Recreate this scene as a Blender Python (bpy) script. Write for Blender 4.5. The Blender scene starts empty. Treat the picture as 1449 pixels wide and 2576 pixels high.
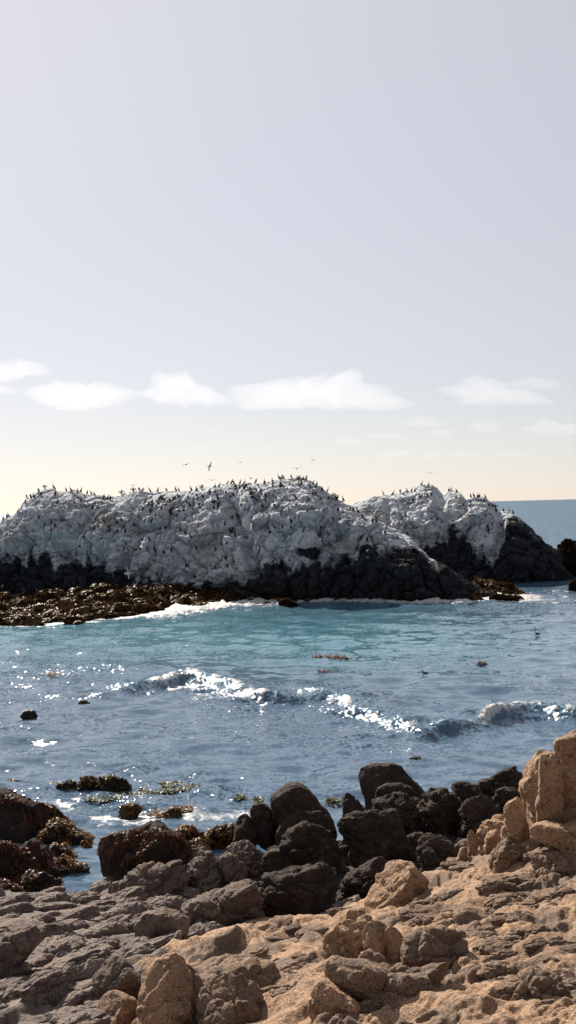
import bpy, math, random
import numpy as np
from mathutils import Vector, Matrix
from mathutils.bvhtree import BVHTree

scene = bpy.context.scene
COL = scene.collection
R = math.radians

# ------------------------------------------------------------------ camera
CAM_H = 15.0
PITCH = -15.0 / 3018.5
ROLL = R(1.47)
FOC = 50 / 24 * 1449.0            # focal length in units of a 1449 wide frame
cam_d = bpy.data.cameras.new("camera")
cam_d.sensor_fit = 'HORIZONTAL'
cam_d.sensor_width = 24
cam_d.lens = 50
cam_d.clip_start = 0.5
cam_d.clip_end = 80000
cam = bpy.data.objects.new("camera", cam_d)
COL.objects.link(cam)
fwd = Vector((0, math.cos(PITCH), math.sin(PITCH)))
up0 = Vector((0, -math.sin(PITCH), math.cos(PITCH)))
rt0 = Vector((1, 0, 0))
c_rt = rt0 * math.cos(ROLL) - up0 * math.sin(ROLL)
c_up = up0 * math.cos(ROLL) + rt0 * math.sin(ROLL)
cam.matrix_world = Matrix(((c_rt.x, c_up.x, -fwd.x, 0), (c_rt.y, c_up.y, -fwd.y, 0),
                           (c_rt.z, c_up.z, -fwd.z, CAM_H), (0, 0, 0, 1)))
scene.camera = cam

# ------------------------------------------------------------------ sky, sun, exposure
SUN_AZ, SUN_EL = R(-25), R(33)     # azimuth left of the view
world = bpy.data.worlds.new("World")
scene.world = world
world.use_nodes = True
wn = world.node_tree
for n in list(wn.nodes):
    wn.nodes.remove(n)
sky = wn.nodes.new('ShaderNodeTexSky')
sky.sky_type = 'NISHITA'
sky.sun_disc = False
sky.sun_elevation = SUN_EL
sky.sun_rotation = SUN_AZ
sky.altitude = 0
sky.air_density = 0.75
sky.dust_density = 0.2
sky.ozone_density = 1.0
bg = wn.nodes.new('ShaderNodeBackground')
bg.inputs['Strength'].default_value = 0.05
wo = wn.nodes.new('ShaderNodeOutputWorld')
# thin high haze over the whole sky: it scatters the sun forward, so it is palest on the sun's side
SKY_GAIN, HAZE_G, HAZE = (0.42, 0.362, 0.325), 0.20, (4.6, 4.5, 4.68)
tcn = wn.nodes.new('ShaderNodeTexCoord')
dt = wn.nodes.new('ShaderNodeVectorMath'); dt.operation = 'DOT_PRODUCT'
dt.inputs[1].default_value = (math.sin(SUN_AZ) * math.cos(SUN_EL), math.cos(SUN_AZ) * math.cos(SUN_EL), math.sin(SUN_EL))
wn.links.new(tcn.outputs['Generated'], dt.inputs[0])
def wmath(op, a, b):
    m_ = wn.nodes.new('ShaderNodeMath'); m_.operation = op
    for s_, v_ in ((m_.inputs[0], a), (m_.inputs[1], b)):
        if isinstance(v_, bpy.types.NodeSocket): wn.links.new(v_, s_)
        else: s_.default_value = v_
    return m_.outputs[0]
ph = wmath('POWER', wmath('SUBTRACT', 1 + HAZE_G ** 2, wmath('MULTIPLY', dt.outputs['Value'], 2 * HAZE_G)), -1.5)
ph = wmath('MULTIPLY', ph, (1 + HAZE_G ** 2 - 2 * HAZE_G * math.cos(R(46))) ** 1.5)
def wmix(blend, fac, a, b):
    m_ = wn.nodes.new('ShaderNodeMix'); m_.data_type = 'RGBA'; m_.blend_type = blend
    m_.inputs[0].default_value = fac
    for s_, v_ in ((m_.inputs[6], a), (m_.inputs[7], b)):
        if isinstance(v_, bpy.types.NodeSocket): wn.links.new(v_, s_)
        else: s_.default_value = (*v_, 1)
    return m_.outputs[2]
gain = wmix('MULTIPLY', 1, sky.outputs[0], SKY_GAIN)
hz = wn.nodes.new('ShaderNodeVectorMath'); hz.operation = 'SCALE'; hz.inputs[0].default_value = HAZE
wn.links.new(ph, hz.inputs['Scale'])
wn.links.new(wmix('ADD', 1, gain, hz.outputs[0]), bg.inputs['Color'])
wn.links.new(bg.outputs[0], wo.inputs['Surface'])
sun_dir = Vector((math.sin(SUN_AZ) * math.cos(SUN_EL), math.cos(SUN_AZ) * math.cos(SUN_EL), math.sin(SUN_EL)))
sun_d = bpy.data.lights.new("sun", 'SUN')
sun_d.energy = 5.0
sun_d.angle = R(0.5)
sun_d.color = (1.0, 0.9, 0.78)
sun = bpy.data.objects.new("sun", sun_d)
COL.objects.link(sun)
sun.rotation_euler = sun_dir.to_track_quat('Z', 'Y').to_euler()
scene.view_settings.view_transform = 'Standard'
scene.view_settings.look = 'None'
scene.view_settings.gamma = 1
scene.view_settings.use_curve_mapping = False
scene.view_settings.exposure = 1.0
scene.cycles.max_bounces = 8
scene.cycles.volume_bounces = 3
scene.cycles.sample_clamp_indirect = 4.0
scene.cycles.use_denoising = True

# ------------------------------------------------------------------ helpers
RT = np.array(c_rt); UP = np.array(c_up); FW = np.array(fwd)

def ray(px, py):
    """view direction(s) through photo point(s), scaled to unit forward distance along +Y"""
    px = np.asarray(px, float); py = np.asarray(py, float)
    d = FW + np.multiply.outer((px - 724.5) / FOC, RT) - np.multiply.outer((py - 1288.0) / FOC, UP)
    return d / d[..., 1:2]

def at(px, py, Y):
    d = ray(px, py) * np.asarray(Y, float)[..., None]
    d[..., 2] += CAM_H
    return d

def on_sea(px, py, z=0.0):
    d = ray(px, py)
    Y = (z - CAM_H) / d[..., 2]
    return at(px, py, Y)

def project(P):
    v = P - np.array((0, 0, CAM_H))
    f = v @ FW
    f = np.where(np.abs(f) < 1e-6, 1e-6, f)
    return 724.5 + FOC * (v @ RT) / f, 1288.0 - FOC * (v @ UP) / f

def _h(ix, iy, iz, seed):
    h = (ix.astype(np.int64) * 374761393 + iy.astype(np.int64) * 668265263 + iz.astype(np.int64) * 1274126177 + seed * 974711) & 0xFFFFFFFF
    h = ((h ^ (h >> 13)) * 1274126177) & 0xFFFFFFFF
    h = ((h ^ (h >> 16)) * 2246822519) & 0xFFFFFFFF
    return h ^ (h >> 15)

_G = np.random.RandomState(5).normal(size=(256, 3)); _G /= np.linalg.norm(_G, axis=1)[:, None]

def noise3(p, seed=0):
    i = np.floor(p).astype(np.int64)
    f = p - i
    u = f * f * f * (f * (f * 6 - 15) + 10)
    out = 0
    for dx in (0, 1):
        wx = u[:, 0] if dx else 1 - u[:, 0]
        for dy in (0, 1):
            wy = u[:, 1] if dy else 1 - u[:, 1]
            for dz in (0, 1):
                wz = u[:, 2] if dz else 1 - u[:, 2]
                g = _G[_h(i[:, 0] + dx, i[:, 1] + dy, i[:, 2] + dz, seed) & 255]
                out = out + wx * wy * wz * (g[:, 0] * (f[:, 0] - dx) + g[:, 1] * (f[:, 1] - dy) + g[:, 2] * (f[:, 2] - dz))
    return out * 1.6

def fbm(p, octs=4, seed=0, gain=0.5):
    s = 0; a = 1.0
    for k in range(octs):
        s = s + a * noise3(p * (2.03 ** k) + k * 17.3, seed + k)
        a *= gain
    return s

def ridged(p, octs=3, seed=0):
    s = 0; a = 1.0
    for k in range(octs):
        s = s + a * (1 - np.abs(noise3(p * (2.1 ** k) + k * 9.1, seed + k)) * 2)
        a *= 0.5
    return s / 1.75

def voronoi(p, seed=0, jit=0.9, dims=3, vec=False):
    i = np.floor(p).astype(np.int64)
    vz = np.zeros(len(p)); f1 = np.full(len(p), 9.0); f2 = np.full(len(p), 9.0); cid = np.zeros(len(p), np.int64)
    zr = (-1, 0, 1) if dims == 3 else (0,)
    vx = np.zeros(len(p)); vy = np.zeros(len(p))
    for dx in (-1, 0, 1):
        for dy in (-1, 0, 1):
            for dz in zr:
                cx, cy, cz = i[:, 0] + dx, i[:, 1] + dy, (i[:, 2] + dz) if dims == 3 else i[:, 2] * 0
                h = _h(cx, cy, cz, seed)
                qx = cx + 0.5 + jit * ((h & 1023) / 1023.0 - 0.5) - p[:, 0]
                qy = cy + 0.5 + jit * (((h >> 10) & 1023) / 1023.0 - 0.5) - p[:, 1]
                qz = (cz + 0.5 + jit * (((h >> 20) & 1023) / 1023.0 - 0.5) - p[:, 2]) if dims == 3 else 0
                d = qx * qx + qy * qy + qz * qz
                m = d < f1
                f2 = np.where(m, f1, np.minimum(f2, d))
                cid = np.where(m, h, cid)
                f1 = np.where(m, d, f1)
                if vec: vx = np.where(m, -qx, vx); vy = np.where(m, -qy, vy); vz = np.where(m, -qz, vz)
    if vec: return np.sqrt(f1), np.sqrt(f2), cid, vx, vy, vz
    return np.sqrt(f1), np.sqrt(f2), cid

def facets3(p, seed, jit=.95):
    """broken flat faces: each cell of space gets its own offset and its own slope; also the closeness to a crack"""
    f1, f2, cid, vx, vy, vz = voronoi(p, seed, jit, vec=True)
    r = [((cid // k) % 1013) / 1013.0 - .5 for k in (1, 13, 57, 211)]
    return r[0] + 1.5 * (vx * r[1] + vy * r[2] + vz * r[3]), np.exp(-(f2 - f1) * 12)

def sstep(a, b, x):
    t = np.clip((x - a) / (b - a), 0, 1)
    return t * t * (3 - 2 * t)

def seg_dist(P2, poly):
    """distance of 2D points to a polyline"""
    poly = np.asarray(poly, float)
    best = np.full(len(P2), 1e9)
    for a, b in zip(poly[:-1], poly[1:]):
        ab = b - a
        t = np.clip(((P2 - a) @ ab) / max(ab @ ab, 1e-9), 0, 1)
        best = np.minimum(best, np.linalg.norm(P2 - a - t[:, None] * ab, axis=1))
    return best

def inside(P2, poly):
    poly = np.asarray(poly, float)
    c = np.zeros(len(P2), bool)
    j = len(poly) - 1
    for i in range(len(poly)):
        xi, yi = poly[i]; xj, yj = poly[j]
        if yi != yj:
            c ^= ((yi > P2[:, 1]) != (yj > P2[:, 1])) & (P2[:, 0] < (xj - xi) * (P2[:, 1] - yi) / (yj - yi) + xi)
        j = i
    return c

def signed(P2, poly):
    d = seg_dist(P2, list(poly) + [poly[0]])
    return np.where(inside(P2, poly), d, -d)

def mesh_np(name, V, F, attrs=None, smooth=True):
    V = np.asarray(V, np.float32); F = np.asarray(F, np.int32)
    me = bpy.data.meshes.new(name)
    k = F.shape[1]
    me.vertices.add(len(V)); me.vertices.foreach_set('co', V.ravel())
    me.loops.add(F.size); me.loops.foreach_set('vertex_index', F.ravel())
    me.polygons.add(len(F)); me.polygons.foreach_set('loop_start', np.arange(0, F.size, k, dtype=np.int32))
    me.polygons.foreach_set('use_smooth', np.full(len(F), smooth))
    for an, av in (attrs or {}).items():
        at_ = me.attributes.new(an, 'FLOAT', 'POINT')
        at_.data.foreach_set('value', np.asarray(av, np.float32))
    me.update(calc_edges=True)
    me.validate()
    return me

def link(name, me, mat=None, parent=None, loc=None):
    o = bpy.data.objects.new(name, me)
    COL.objects.link(o)
    if mat is not None:
        me.materials.append(mat)
    if loc is not None:
        o.location = loc
    if parent is not None:
        o.parent = parent
    return o

def tag(o, label=None, cat=None, group=None, kind=None):
    if label: o['label'] = label
    if cat: o['category'] = cat
    if group: o['group'] = group
    if kind: o['kind'] = kind
    return o

def grid_faces(nr, nc):
    a = np.arange(nr * nc).reshape(nr, nc)
    return np.stack([a[:-1, :-1], a[:-1, 1:], a[1:, 1:], a[1:, :-1]], -1).reshape(-1, 4)

def grid_normals(G):
    du = np.gradient(G, axis=1); dv = np.gradient(G, axis=0)
    n = np.cross(du, dv)
    return n / np.maximum(np.linalg.norm(n, axis=-1, keepdims=True), 1e-9)

_ICO = {}
def ico(sub):
    if sub not in _ICO:
        t = (1 + 5 ** .5) / 2
        V = np.array([(-1, t, 0), (1, t, 0), (-1, -t, 0), (1, -t, 0), (0, -1, t), (0, 1, t), (0, -1, -t), (0, 1, -t), (t, 0, -1), (t, 0, 1), (-t, 0, -1), (-t, 0, 1)], float)
        F = np.array([(0, 11, 5), (0, 5, 1), (0, 1, 7), (0, 7, 10), (0, 10, 11), (1, 5, 9), (5, 11, 4), (11, 10, 2), (10, 7, 6), (7, 1, 8), (3, 9, 4), (3, 4, 2), (3, 2, 6), (3, 6, 8), (3, 8, 9), (4, 9, 5), (2, 4, 11), (6, 2, 10), (8, 6, 7), (9, 8, 1)])
        V /= np.linalg.norm(V, axis=1)[:, None]
        for _ in range(sub):
            E = np.sort(np.concatenate([F[:, [0, 1]], F[:, [1, 2]], F[:, [2, 0]]]), 1)
            U, inv = np.unique(E, axis=0, return_inverse=True)
            inv = inv.ravel()
            M = V[U[:, 0]] + V[U[:, 1]]; M /= np.linalg.norm(M, axis=1)[:, None]
            n = len(V); V = np.concatenate([V, M]); m = len(F)
            a, b, c = inv[:m] + n, inv[m:2 * m] + n, inv[2 * m:] + n
            F = np.concatenate([np.stack([F[:, 0], a, c], 1), np.stack([F[:, 1], b, a], 1), np.stack([F[:, 2], c, b], 1), np.stack([a, b, c], 1)])
        _ICO[sub] = (V, F)
    return _ICO[sub]

# ------------------------------------------------------------------ materials
def new_mat(name):
    m = bpy.data.materials.new(name)
    m.use_nodes = True
    nt = m.node_tree
    b = nt.nodes['Principled BSDF']
    return m, nt, b

def N(nt, t, **kw):
    n = nt.nodes.new(t)
    for k, v in kw.items():
        if k in n.inputs:
            n.inputs[k].default_value = v
        else:
            setattr(n, k, v)
    return n

def mixc(nt, fac, a, b, blend='MIX'):
    m = nt.nodes.new('ShaderNodeMix'); m.data_type = 'RGBA'; m.blend_type = blend
    for sock, val in ((m.inputs[0], fac), (m.inputs[6], a), (m.inputs[7], b)):
        if isinstance(val, bpy.types.NodeSocket):
            nt.links.new(val, sock)
        elif isinstance(val, tuple):
            sock.default_value = (*val, 1) if len(val) == 3 else val
        else:
            sock.default_value = val
    return m.outputs[2]

def ramp(nt, src, lo, hi, smooth=True):
    m = nt.nodes.new('ShaderNodeMapRange')
    m.interpolation_type = 'SMOOTHSTEP' if smooth else 'LINEAR'
    m.inputs['From Min'].default_value = lo; m.inputs['From Max'].default_value = hi
    nt.links.new(src, m.inputs['Value'])
    return m.outputs['Result']

def mth(nt, op, a, b=None):
    m = nt.nodes.new('ShaderNodeMath'); m.operation = op
    for s, v in ((m.inputs[0], a), (m.inputs[1], b)):
        if v is None: continue
        if isinstance(v, bpy.types.NodeSocket): nt.links.new(v, s)
        else: s.default_value = v
    return m.outputs[0]

def pos(nt, scale=(1, 1, 1), rot=(0, 0, 0)):
    g = nt.nodes.new('ShaderNodeNewGeometry')
    mp = nt.nodes.new('ShaderNodeMapping')
    mp.inputs['Scale'].default_value = scale
    mp.inputs['Rotation'].default_value = rot
    nt.links.new(g.outputs['Position'], mp.inputs['Vector'])
    return mp.outputs[0]

def noise_n(nt, vec, scale, detail=4, rough=0.55, dist=0.0):
    n = N(nt, 'ShaderNodeTexNoise', Scale=scale, Detail=detail, Roughness=rough, Distortion=dist)
    nt.links.new(vec, n.inputs['Vector'])
    return n.outputs['Fac']

def attr(nt, name):
    a = nt.nodes.new('ShaderNodeAttribute'); a.attribute_name = name
    return a.outputs['Fac']

def rock_mat(name, a, b, c, scale=1.0, rough=0.85, bump=1.0, speck=0.25, spec=0.12, zone=None, glint=0.0):
    """granite: two large tints, blotches c, salt-and-pepper grain; zone = other tints where the vertex attribute 'zone' is 1"""
    m, nt, bs = new_mat(name)
    p = pos(nt)
    n1 = noise_n(nt, p, 0.7 * scale, 5)
    n2 = noise_n(nt, p, 3.5 * scale, 6, 0.65)
    n3 = noise_n(nt, p, 22 * scale, 3, 0.7)
    n4 = noise_n(nt, p, 70 * scale, 2, 0.6)
    def tint(a, b, c):
        t = mixc(nt, ramp(nt, n1, .4, .62), a, b)
        return mixc(nt, ramp(nt, n2, .52, .68), t, c)
    t = tint(a, b, c)
    t = mixc(nt, ramp(nt, noise_n(nt, p, 9 * scale, 6, .7), .56, .70), t, tuple(x * .45 for x in c))
    if zone:
        zf = mth(nt, 'ADD', attr(nt, 'zone'), mth(nt, 'MULTIPLY', mth(nt, 'SUBTRACT', n2, .5), 0.9))
        zt = mixc(nt, ramp(nt, mth(nt, 'ADD', attr(nt, 'patina'), mth(nt, 'SUBTRACT', n2, .5)), .35, .7), tint(*zone), (.165, .117, .085))
        t = mixc(nt, ramp(nt, zf, .35, .65), t, zt)
    g = mixc(nt, ramp(nt, n3, .3, .7), (1 - speck,) * 3, (1 + speck,) * 3)
    t = mixc(nt, 1.0, t, g, 'MULTIPLY')
    g2 = mixc(nt, ramp(nt, n4, .3, .7), (1 - speck,) * 3, (1 + speck,) * 3)
    t = mixc(nt, 1.0, t, g2, 'MULTIPLY')
    nt.links.new(t, bs.inputs['Base Color'])
    bs.inputs['Specular IOR Level'].default_value = spec
    bs.inputs['Roughness'].default_value = rough
    if glint:
        v = noise_n(nt, p, 30 * scale, 2)
        nt.links.new(mixc(nt, ramp(nt, v, .62, .7), (rough,) * 3, (glint,) * 3), bs.inputs['Roughness'])
    h = mth(nt, 'ADD', mth(nt, 'MULTIPLY', noise_n(nt, p, 5 * scale, 8, 0.62), 0.12 / scale), mth(nt, 'MULTIPLY', n3, 0.02 / scale))
    bp = N(nt, 'ShaderNodeBump', Strength=bump, Distance=1.0)
    nt.links.new(h, bp.inputs['Height'])
    nt.links.new(bp.outputs[0], bs.inputs['Normal'])
    return m

M = {}
M['tan'] = rock_mat('tan_granite', (.315, .205, .13), (.24, .157, .103), (.125, .084, .06), speck=.42)
M['patina'] = rock_mat('weathered_tan_granite', (.20, .138, .096), (.155, .11, .081), (.095, .068, .053), speck=.42)
M['grey'] = rock_mat('grey_brown_granite', (.155, .115, .093), (.115, .088, .075), (.07, .055, .048), speck=.42)
M['dark'] = rock_mat('dark_granite', (.046, .034, .028), (.028, .022, .019), (.075, .054, .041), speck=.35, spec=.08)
M['black'] = rock_mat('wet_black_rock', (.03, .023, .02), (.022, .018, .017), (.07, .035, .018), speck=.4, rough=.85, spec=.07)
# ------------------------------------------------------------------ sea
def ocean_tile(n, L, wind, wdir, lo, hi, seed):
    """random sea surface of n x n cells over L metres, wavelengths between lo and hi, unit variance"""
    rs = np.random.RandomState(seed)
    k = np.fft.fftfreq(n, L / n) * 2 * np.pi
    kx, ky = np.meshgrid(k, k)
    kk = np.hypot(kx, ky); kk[0, 0] = 1e-6
    Lw = wind ** 2 / 9.81
    c = (kx * wdir[0] + ky * wdir[1]) / kk
    S = np.exp(-1 / (kk * Lw) ** 2) / kk ** 4 * (0.15 + c ** 2)
    lam = 2 * np.pi / kk
    S *= sstep(lo * .7, lo, lam) * (1 - sstep(hi, hi * 1.4, lam))
    h = np.fft.ifft2((rs.normal(size=(n, n)) + 1j * rs.normal(size=(n, n))) * np.sqrt(S)).real
    return h / h.std()

def sample_tile(T, L, x, y):
    n = len(T)
    u = (x / L % 1) * n; v = (y / L % 1) * n
    i = np.floor(u).astype(int); j = np.floor(v).astype(int)
    fu = u - i; fv = v - j
    i0, i1, j0, j1 = i % n, (i + 1) % n, j % n, (j + 1) % n
    fu = fu * fu * (3 - 2 * fu); fv = fv * fv * (3 - 2 * fv)
    return T[j0, i0] * (1 - fu) * (1 - fv) + T[j0, i1] * fu * (1 - fv) + T[j1, i0] * (1 - fu) * fv + T[j1, i1] * fu * fv

def P4(pts): return [(x * .5336, 1546.3 + y * .5336) for x, y in pts]
def P5(pts): return [(675.9 + x * .5336, 1546.3 + y * .5336) for x, y in pts]
def sea_line(pts):
    a = np.array(pts, float)
    return on_sea(a[:, 0], a[:, 1])[:, :2]

SHORE_P = [(-60, 1578), (0, 1575), (100, 1571), (200, 1566), (300, 1554), (350, 1547), (400, 1538), (440, 1530), (520, 1524), (600, 1518),
           (700, 1516), (780, 1512), (850, 1509), (960, 1512), (1060, 1514), (1150, 1514), (1230, 1505), (1320, 1508)]
SHORE = sea_line(SHORE_P)
# breaking crests, traced left to right: (point, crest height in metres, how broken)
CREST_A = P4([(500, 385), (590, 365), (680, 350), (760, 335), (830, 318), (900, 312), (960, 325), (1060, 345), (1120, 372), (1200, 395), (1300, 410), (1449, 408)])
CREST_B = P5([(130, 350), (240, 385), (340, 405), (420, 460), (520, 490), (620, 520), (740, 560), (840, 545), (920, 530), (1000, 510), (1100, 482), (1200, 465), (1320, 468), (1449, 490), (1560, 500)])

def crest_field(x, y, line, hs, width):
    """smooth ridge along a crest line: height and along-line position"""
    L = sea_line(line)
    P2 = np.stack([x, y], 1)
    h = np.zeros(len(x)); best = np.full(len(x), 1e9); sd = np.zeros(len(x)); amp = np.zeros(len(x))
    for (a, b, ha, hb) in zip(L[:-1], L[1:], hs[:-1], hs[1:]):
        ab = b - a
        t = np.clip(((P2 - a) @ ab) / (ab @ ab), 0, 1)
        q = P2 - a - t[:, None] * ab
        d = np.hypot(q[:, 0], q[:, 1])
        m = d < best
        best = np.where(m, d, best)
        sd = np.where(m, np.sign(q[:, 1]) * d, sd)
        amp = np.where(m, ha + (hb - ha) * t, amp)
    w = np.where(sd < 0, width * .55, width * 1.6)     # steep towards the shore
    return amp * np.exp(-(sd / w) ** 2), sd, amp

rowsY = 1 / np.linspace(1 / 40.0, 1 / 1500.0, 520)
rowsY = np.concatenate([rowsY, np.geomspace(1600, 30000, 24)])
kx = np.concatenate([-np.geomspace(3.0, .40, 7), np.linspace(-.36, -.27, 24)[:-1], np.linspace(-.27, .27, 540), np.linspace(.27, .36, 24)[1:], np.geomspace(.40, 3.0, 7)])
YY, KK = np.meshgrid(rowsY, kx, indexing='ij')
X = (YY * KK).ravel(); Y = YY.ravel()
spacing = np.gradient(rowsY)[:, None] * np.ones_like(KK); spacing = spacing.ravel()
wd = np.array((0.25, 1.0)); wd = wd / np.linalg.norm(wd)
TA = ocean_tile(512, 130.0, 4.5, wd, 3.0, 14, 1)
TB = ocean_tile(512, 47.0, 4.0, wd, 0.7, 3.6, 2)
za = sample_tile(TA, 130.0, X, Y) * 0.10 / (1 + (spacing / 4) ** 3)
zb = sample_tile(TB, 47.0, X * .80 + Y * .07, Y) * 0.043 / (1 + (spacing / 1.5) ** 3)
z = za + zb
hA, sA, aA = crest_field(X, Y, CREST_A, [.2, .5, .7, .85, 1.0, 1.1, 1.0, .9, .85, .75, .6, .4], 1.5)
hB, sB, aB = crest_field(X, Y, CREST_B, [.3, .5, .6, .6, .55, .6, .65, .7, .65, .65, .75, .85, .8, .7, .4], 1.6)
# small ripples stretch over the backs of the swell
chop = np.clip(np.exp(-((sA + .8) / 3.5) ** 2) * sstep(.15, .5, aA) + np.exp(-((sB + .6) / 3.0) ** 2) * sstep(.15, .5, aB), 0, 1)
z = z + hA + hB + zb * 1.1 * chop
pp = np.stack([X, Y, X * 0], 1)
near = Y < 260
nz = np.zeros(len(X)); nz2 = nz.copy(); nz3 = nz.copy()
nz[near] = fbm(pp[near] * (.9, .9, 1), 5, 40, .6)
nz2[near] = fbm(pp[near] * (.25, .35, 1), 4, 50)
nz3[near] = fbm(pp[near] * (2.2, 1.2, 1), 3, 60, .7)
dsh = np.full(len(X), 99.0)
sh = near & (Y > 120)
dsh[sh] = seg_dist(pp[sh][:, :2], SHORE)
px_, py_ = project(np.stack([X, Y, X * 0], 1))
foam = np.zeros(len(X))
chop = np.maximum(chop, .68 * np.exp(-((px_ - 130) / 240) ** 2 - ((py_ - 1690) / 75) ** 2) * near)
chop = np.maximum(chop, .9 * np.exp(-((px_ - 330) / 330) ** 2 - ((py_ - 2010) / 70) ** 2) * near)
chop = np.maximum(chop, .6 * np.exp(-((px_ - 900) / 300) ** 2 - ((py_ - 1870) / 60) ** 2) * near)
chop = np.maximum(chop, .9 * np.exp(-((px_ - 1400) / 120) ** 2 - ((py_ - 1510) / 30) ** 2) * near)
# surf along the foot of the island
surf_w = np.interp(px_, [-50, 200, 330, 450, 650, 760, 900, 1000, 1150, 1300, 1500], [1.5, 1.5, 5, 13, 13, 7, 8, 10, 7, 8, 6])
surf = np.clip(1.25 - dsh / surf_w, 0, 1.2)
foam = np.maximum(foam, surf * sstep(-.55, .35, nz2 + .35 * nz + surf - .5))
z += np.where(sh, .45 * sstep(0, 1, surf) * (0.5 + nz2 + .5 * nz) * sstep(330, 460, px_), 0)
surf_r = np.exp(-((px_ - 1400) / 110) ** 2 - ((py_ - 1500) / 28) ** 2) * near
foam = np.maximum(foam, surf_r * sstep(.0, .6, nz2 + nz * .6))
# white water on the crests
fa = np.where(near, np.exp(-((sA - .1 + .4 * nz2) / 1.1) ** 2), 0) * sstep(.45, .95, aA + nz2 * .6)
fa = np.maximum(fa, np.exp(-((sA + 1.3) / 1.2) ** 2) * sstep(.1, .6, nz2) * sstep(.4, .8, aA))
fb = np.where(near, np.exp(-((sB + .1 + .5 * nz2 + .25 * nz) / .75) ** 2), 0) * sstep(.25, .75, aB + nz2 * .7)
foam = np.maximum(foam, np.maximum(fa, fb) * sstep(-.35, .3, nz + .2))
z += near * .10 * np.maximum(fa, fb) * nz * 1.5
# swirling foam among the weed by the near shore
wash = np.exp(-((px_ - 300) / 210) ** 2 - ((py_ - 2035) / 42) ** 2) * near
foam = np.maximum(foam, .95 * np.clip(wash * 1.3, 0, 1) * sstep(-.15, .45, nz2 + .6 * nz))
shore = near & (Y < 75)
edge_w = np.zeros(len(X)); edge_w[shore] = np.exp(-((py_[shore] - 2075 + (px_[shore] - 300) * .06) / 40) ** 2)
foam = np.maximum(foam, .7 * edge_w * sstep(.1, .6, nz2 + .6 * nz))
teal = np.exp(-((py_ - 1600 - (px_ - 500) * .02) / 75) ** 2) * (1 - .75 * sstep(850, 1500, px_)) * near
teal = np.clip(teal + .5 * np.exp(-((hA + hB) - 1.0) ** 2 / .2) * (hA + hB > .3), 0, 1)
water_me = mesh_np('sea', np.stack([X, Y, z], 1), grid_faces(len(rowsY), len(kx)), {'foam': foam, 'teal': teal, 'chop': chop, 'far': sstep(150, 420, Y)})

m, nt, bs = new_mat('sea_water')
p = pos(nt)
deep = mixc(nt, attr(nt, 'teal'), (.06, .108, .165), (.07, .18, .232))
fo = attr(nt, 'foam')
fn = noise_n(nt, pos(nt, (1, .6, 1)), 1.7, 7, .72, .8)
ff = ramp(nt, mth(nt, 'ADD', fo, mth(nt, 'MULTIPLY', mth(nt, 'SUBTRACT', fn, .5), 1.9)), .38, 1.0)
nt.links.new(mixc(nt, ff, deep, (.46, .455, .45)), bs.inputs['Base Color'])
nt.links.new(mixc(nt, ff, mixc(nt, attr(nt, 'far'), (.07,) * 3, (.5,) * 3), (.6,) * 3), bs.inputs['Roughness'])
bs.inputs['IOR'].default_value = 1.33
nt.links.new(mth(nt, 'SUBTRACT', .5, mth(nt, 'MULTIPLY', attr(nt, 'far'), .32)), bs.inputs['Specular IOR Level'])
def slope_noise(vec, scale, detail, rough):
    n = N(nt, 'ShaderNodeTexNoise', Scale=scale, Detail=detail, Roughness=rough)
    nt.links.new(vec, n.inputs['Vector'])
    v = N(nt, 'ShaderNodeVectorMath', operation='SUBTRACT'); nt.links.new(n.outputs['Color'], v.inputs[0]); v.inputs[1].default_value = (.5, .5, .5)
    return v.outputs[0]
def vscale(v, f):
    m_ = N(nt, 'ShaderNodeVectorMath', operation='SCALE'); nt.links.new(v, m_.inputs[0])
    if isinstance(f, bpy.types.NodeSocket): nt.links.new(f, m_.inputs['Scale'])
    else: m_.inputs['Scale'].default_value = f
    return m_.outputs[0]
def vadd(a, b_):
    m_ = N(nt, 'ShaderNodeVectorMath', operation='ADD'); nt.links.new(a, m_.inputs[0]); nt.links.new(b_, m_.inputs[1])
    return m_.outputs[0]
# fine ripples: slopes added to the mesh's own waves; rougher in gusty patches
paws = ramp(nt, noise_n(nt, pos(nt, (.6, .35, 1)), .22, 5, .62), .46, .66)
s1 = vscale(slope_noise(pos(nt, (.55, .9, 1)), .8, 3, .6), mth(nt, 'ADD', .46, mth(nt, 'MULTIPLY', attr(nt, 'far'), 1.5)))
s2 = vscale(slope_noise(pos(nt, (1.0, .9, 1)), 3.6, 2, .6), mth(nt, 'ADD', mth(nt, 'MULTIPLY', mth(nt, 'ADD', mth(nt, 'MULTIPLY', paws, .75), attr(nt, 'chop')), 1.7), .12))
flat = N(nt, 'ShaderNodeVectorMath', operation='MULTIPLY'); nt.links.new(vadd(s1, s2), flat.inputs[0]); flat.inputs[1].default_value = (1, 1, 0)
gn = nt.nodes.new('ShaderNodeNewGeometry')
nrm = N(nt, 'ShaderNodeVectorMath', operation='NORMALIZE'); nt.links.new(vadd(gn.outputs['Normal'], flat.outputs[0]), nrm.inputs[0])
nt.links.new(nrm.outputs[0], bs.inputs['Normal'])
M['water'] = m
sea = link('sea', water_me, M['water'])
tag(sea, 'blue green sea with breaking waves between the shore and the rock island', None, None, 'structure')
# ------------------------------------------------------------------ rock island
def P1(pts): return [(x * .3557, 1127.5 + y * .3557) for x, y in pts]
def P2_(pts): return [(483.2 + x * .3557, 1127.5 + y * .3557) for x, y in pts]
def P3(pts): return [(933.6 + x * .3557, 1127.5 + y * .3557) for x, y in pts]

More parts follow.
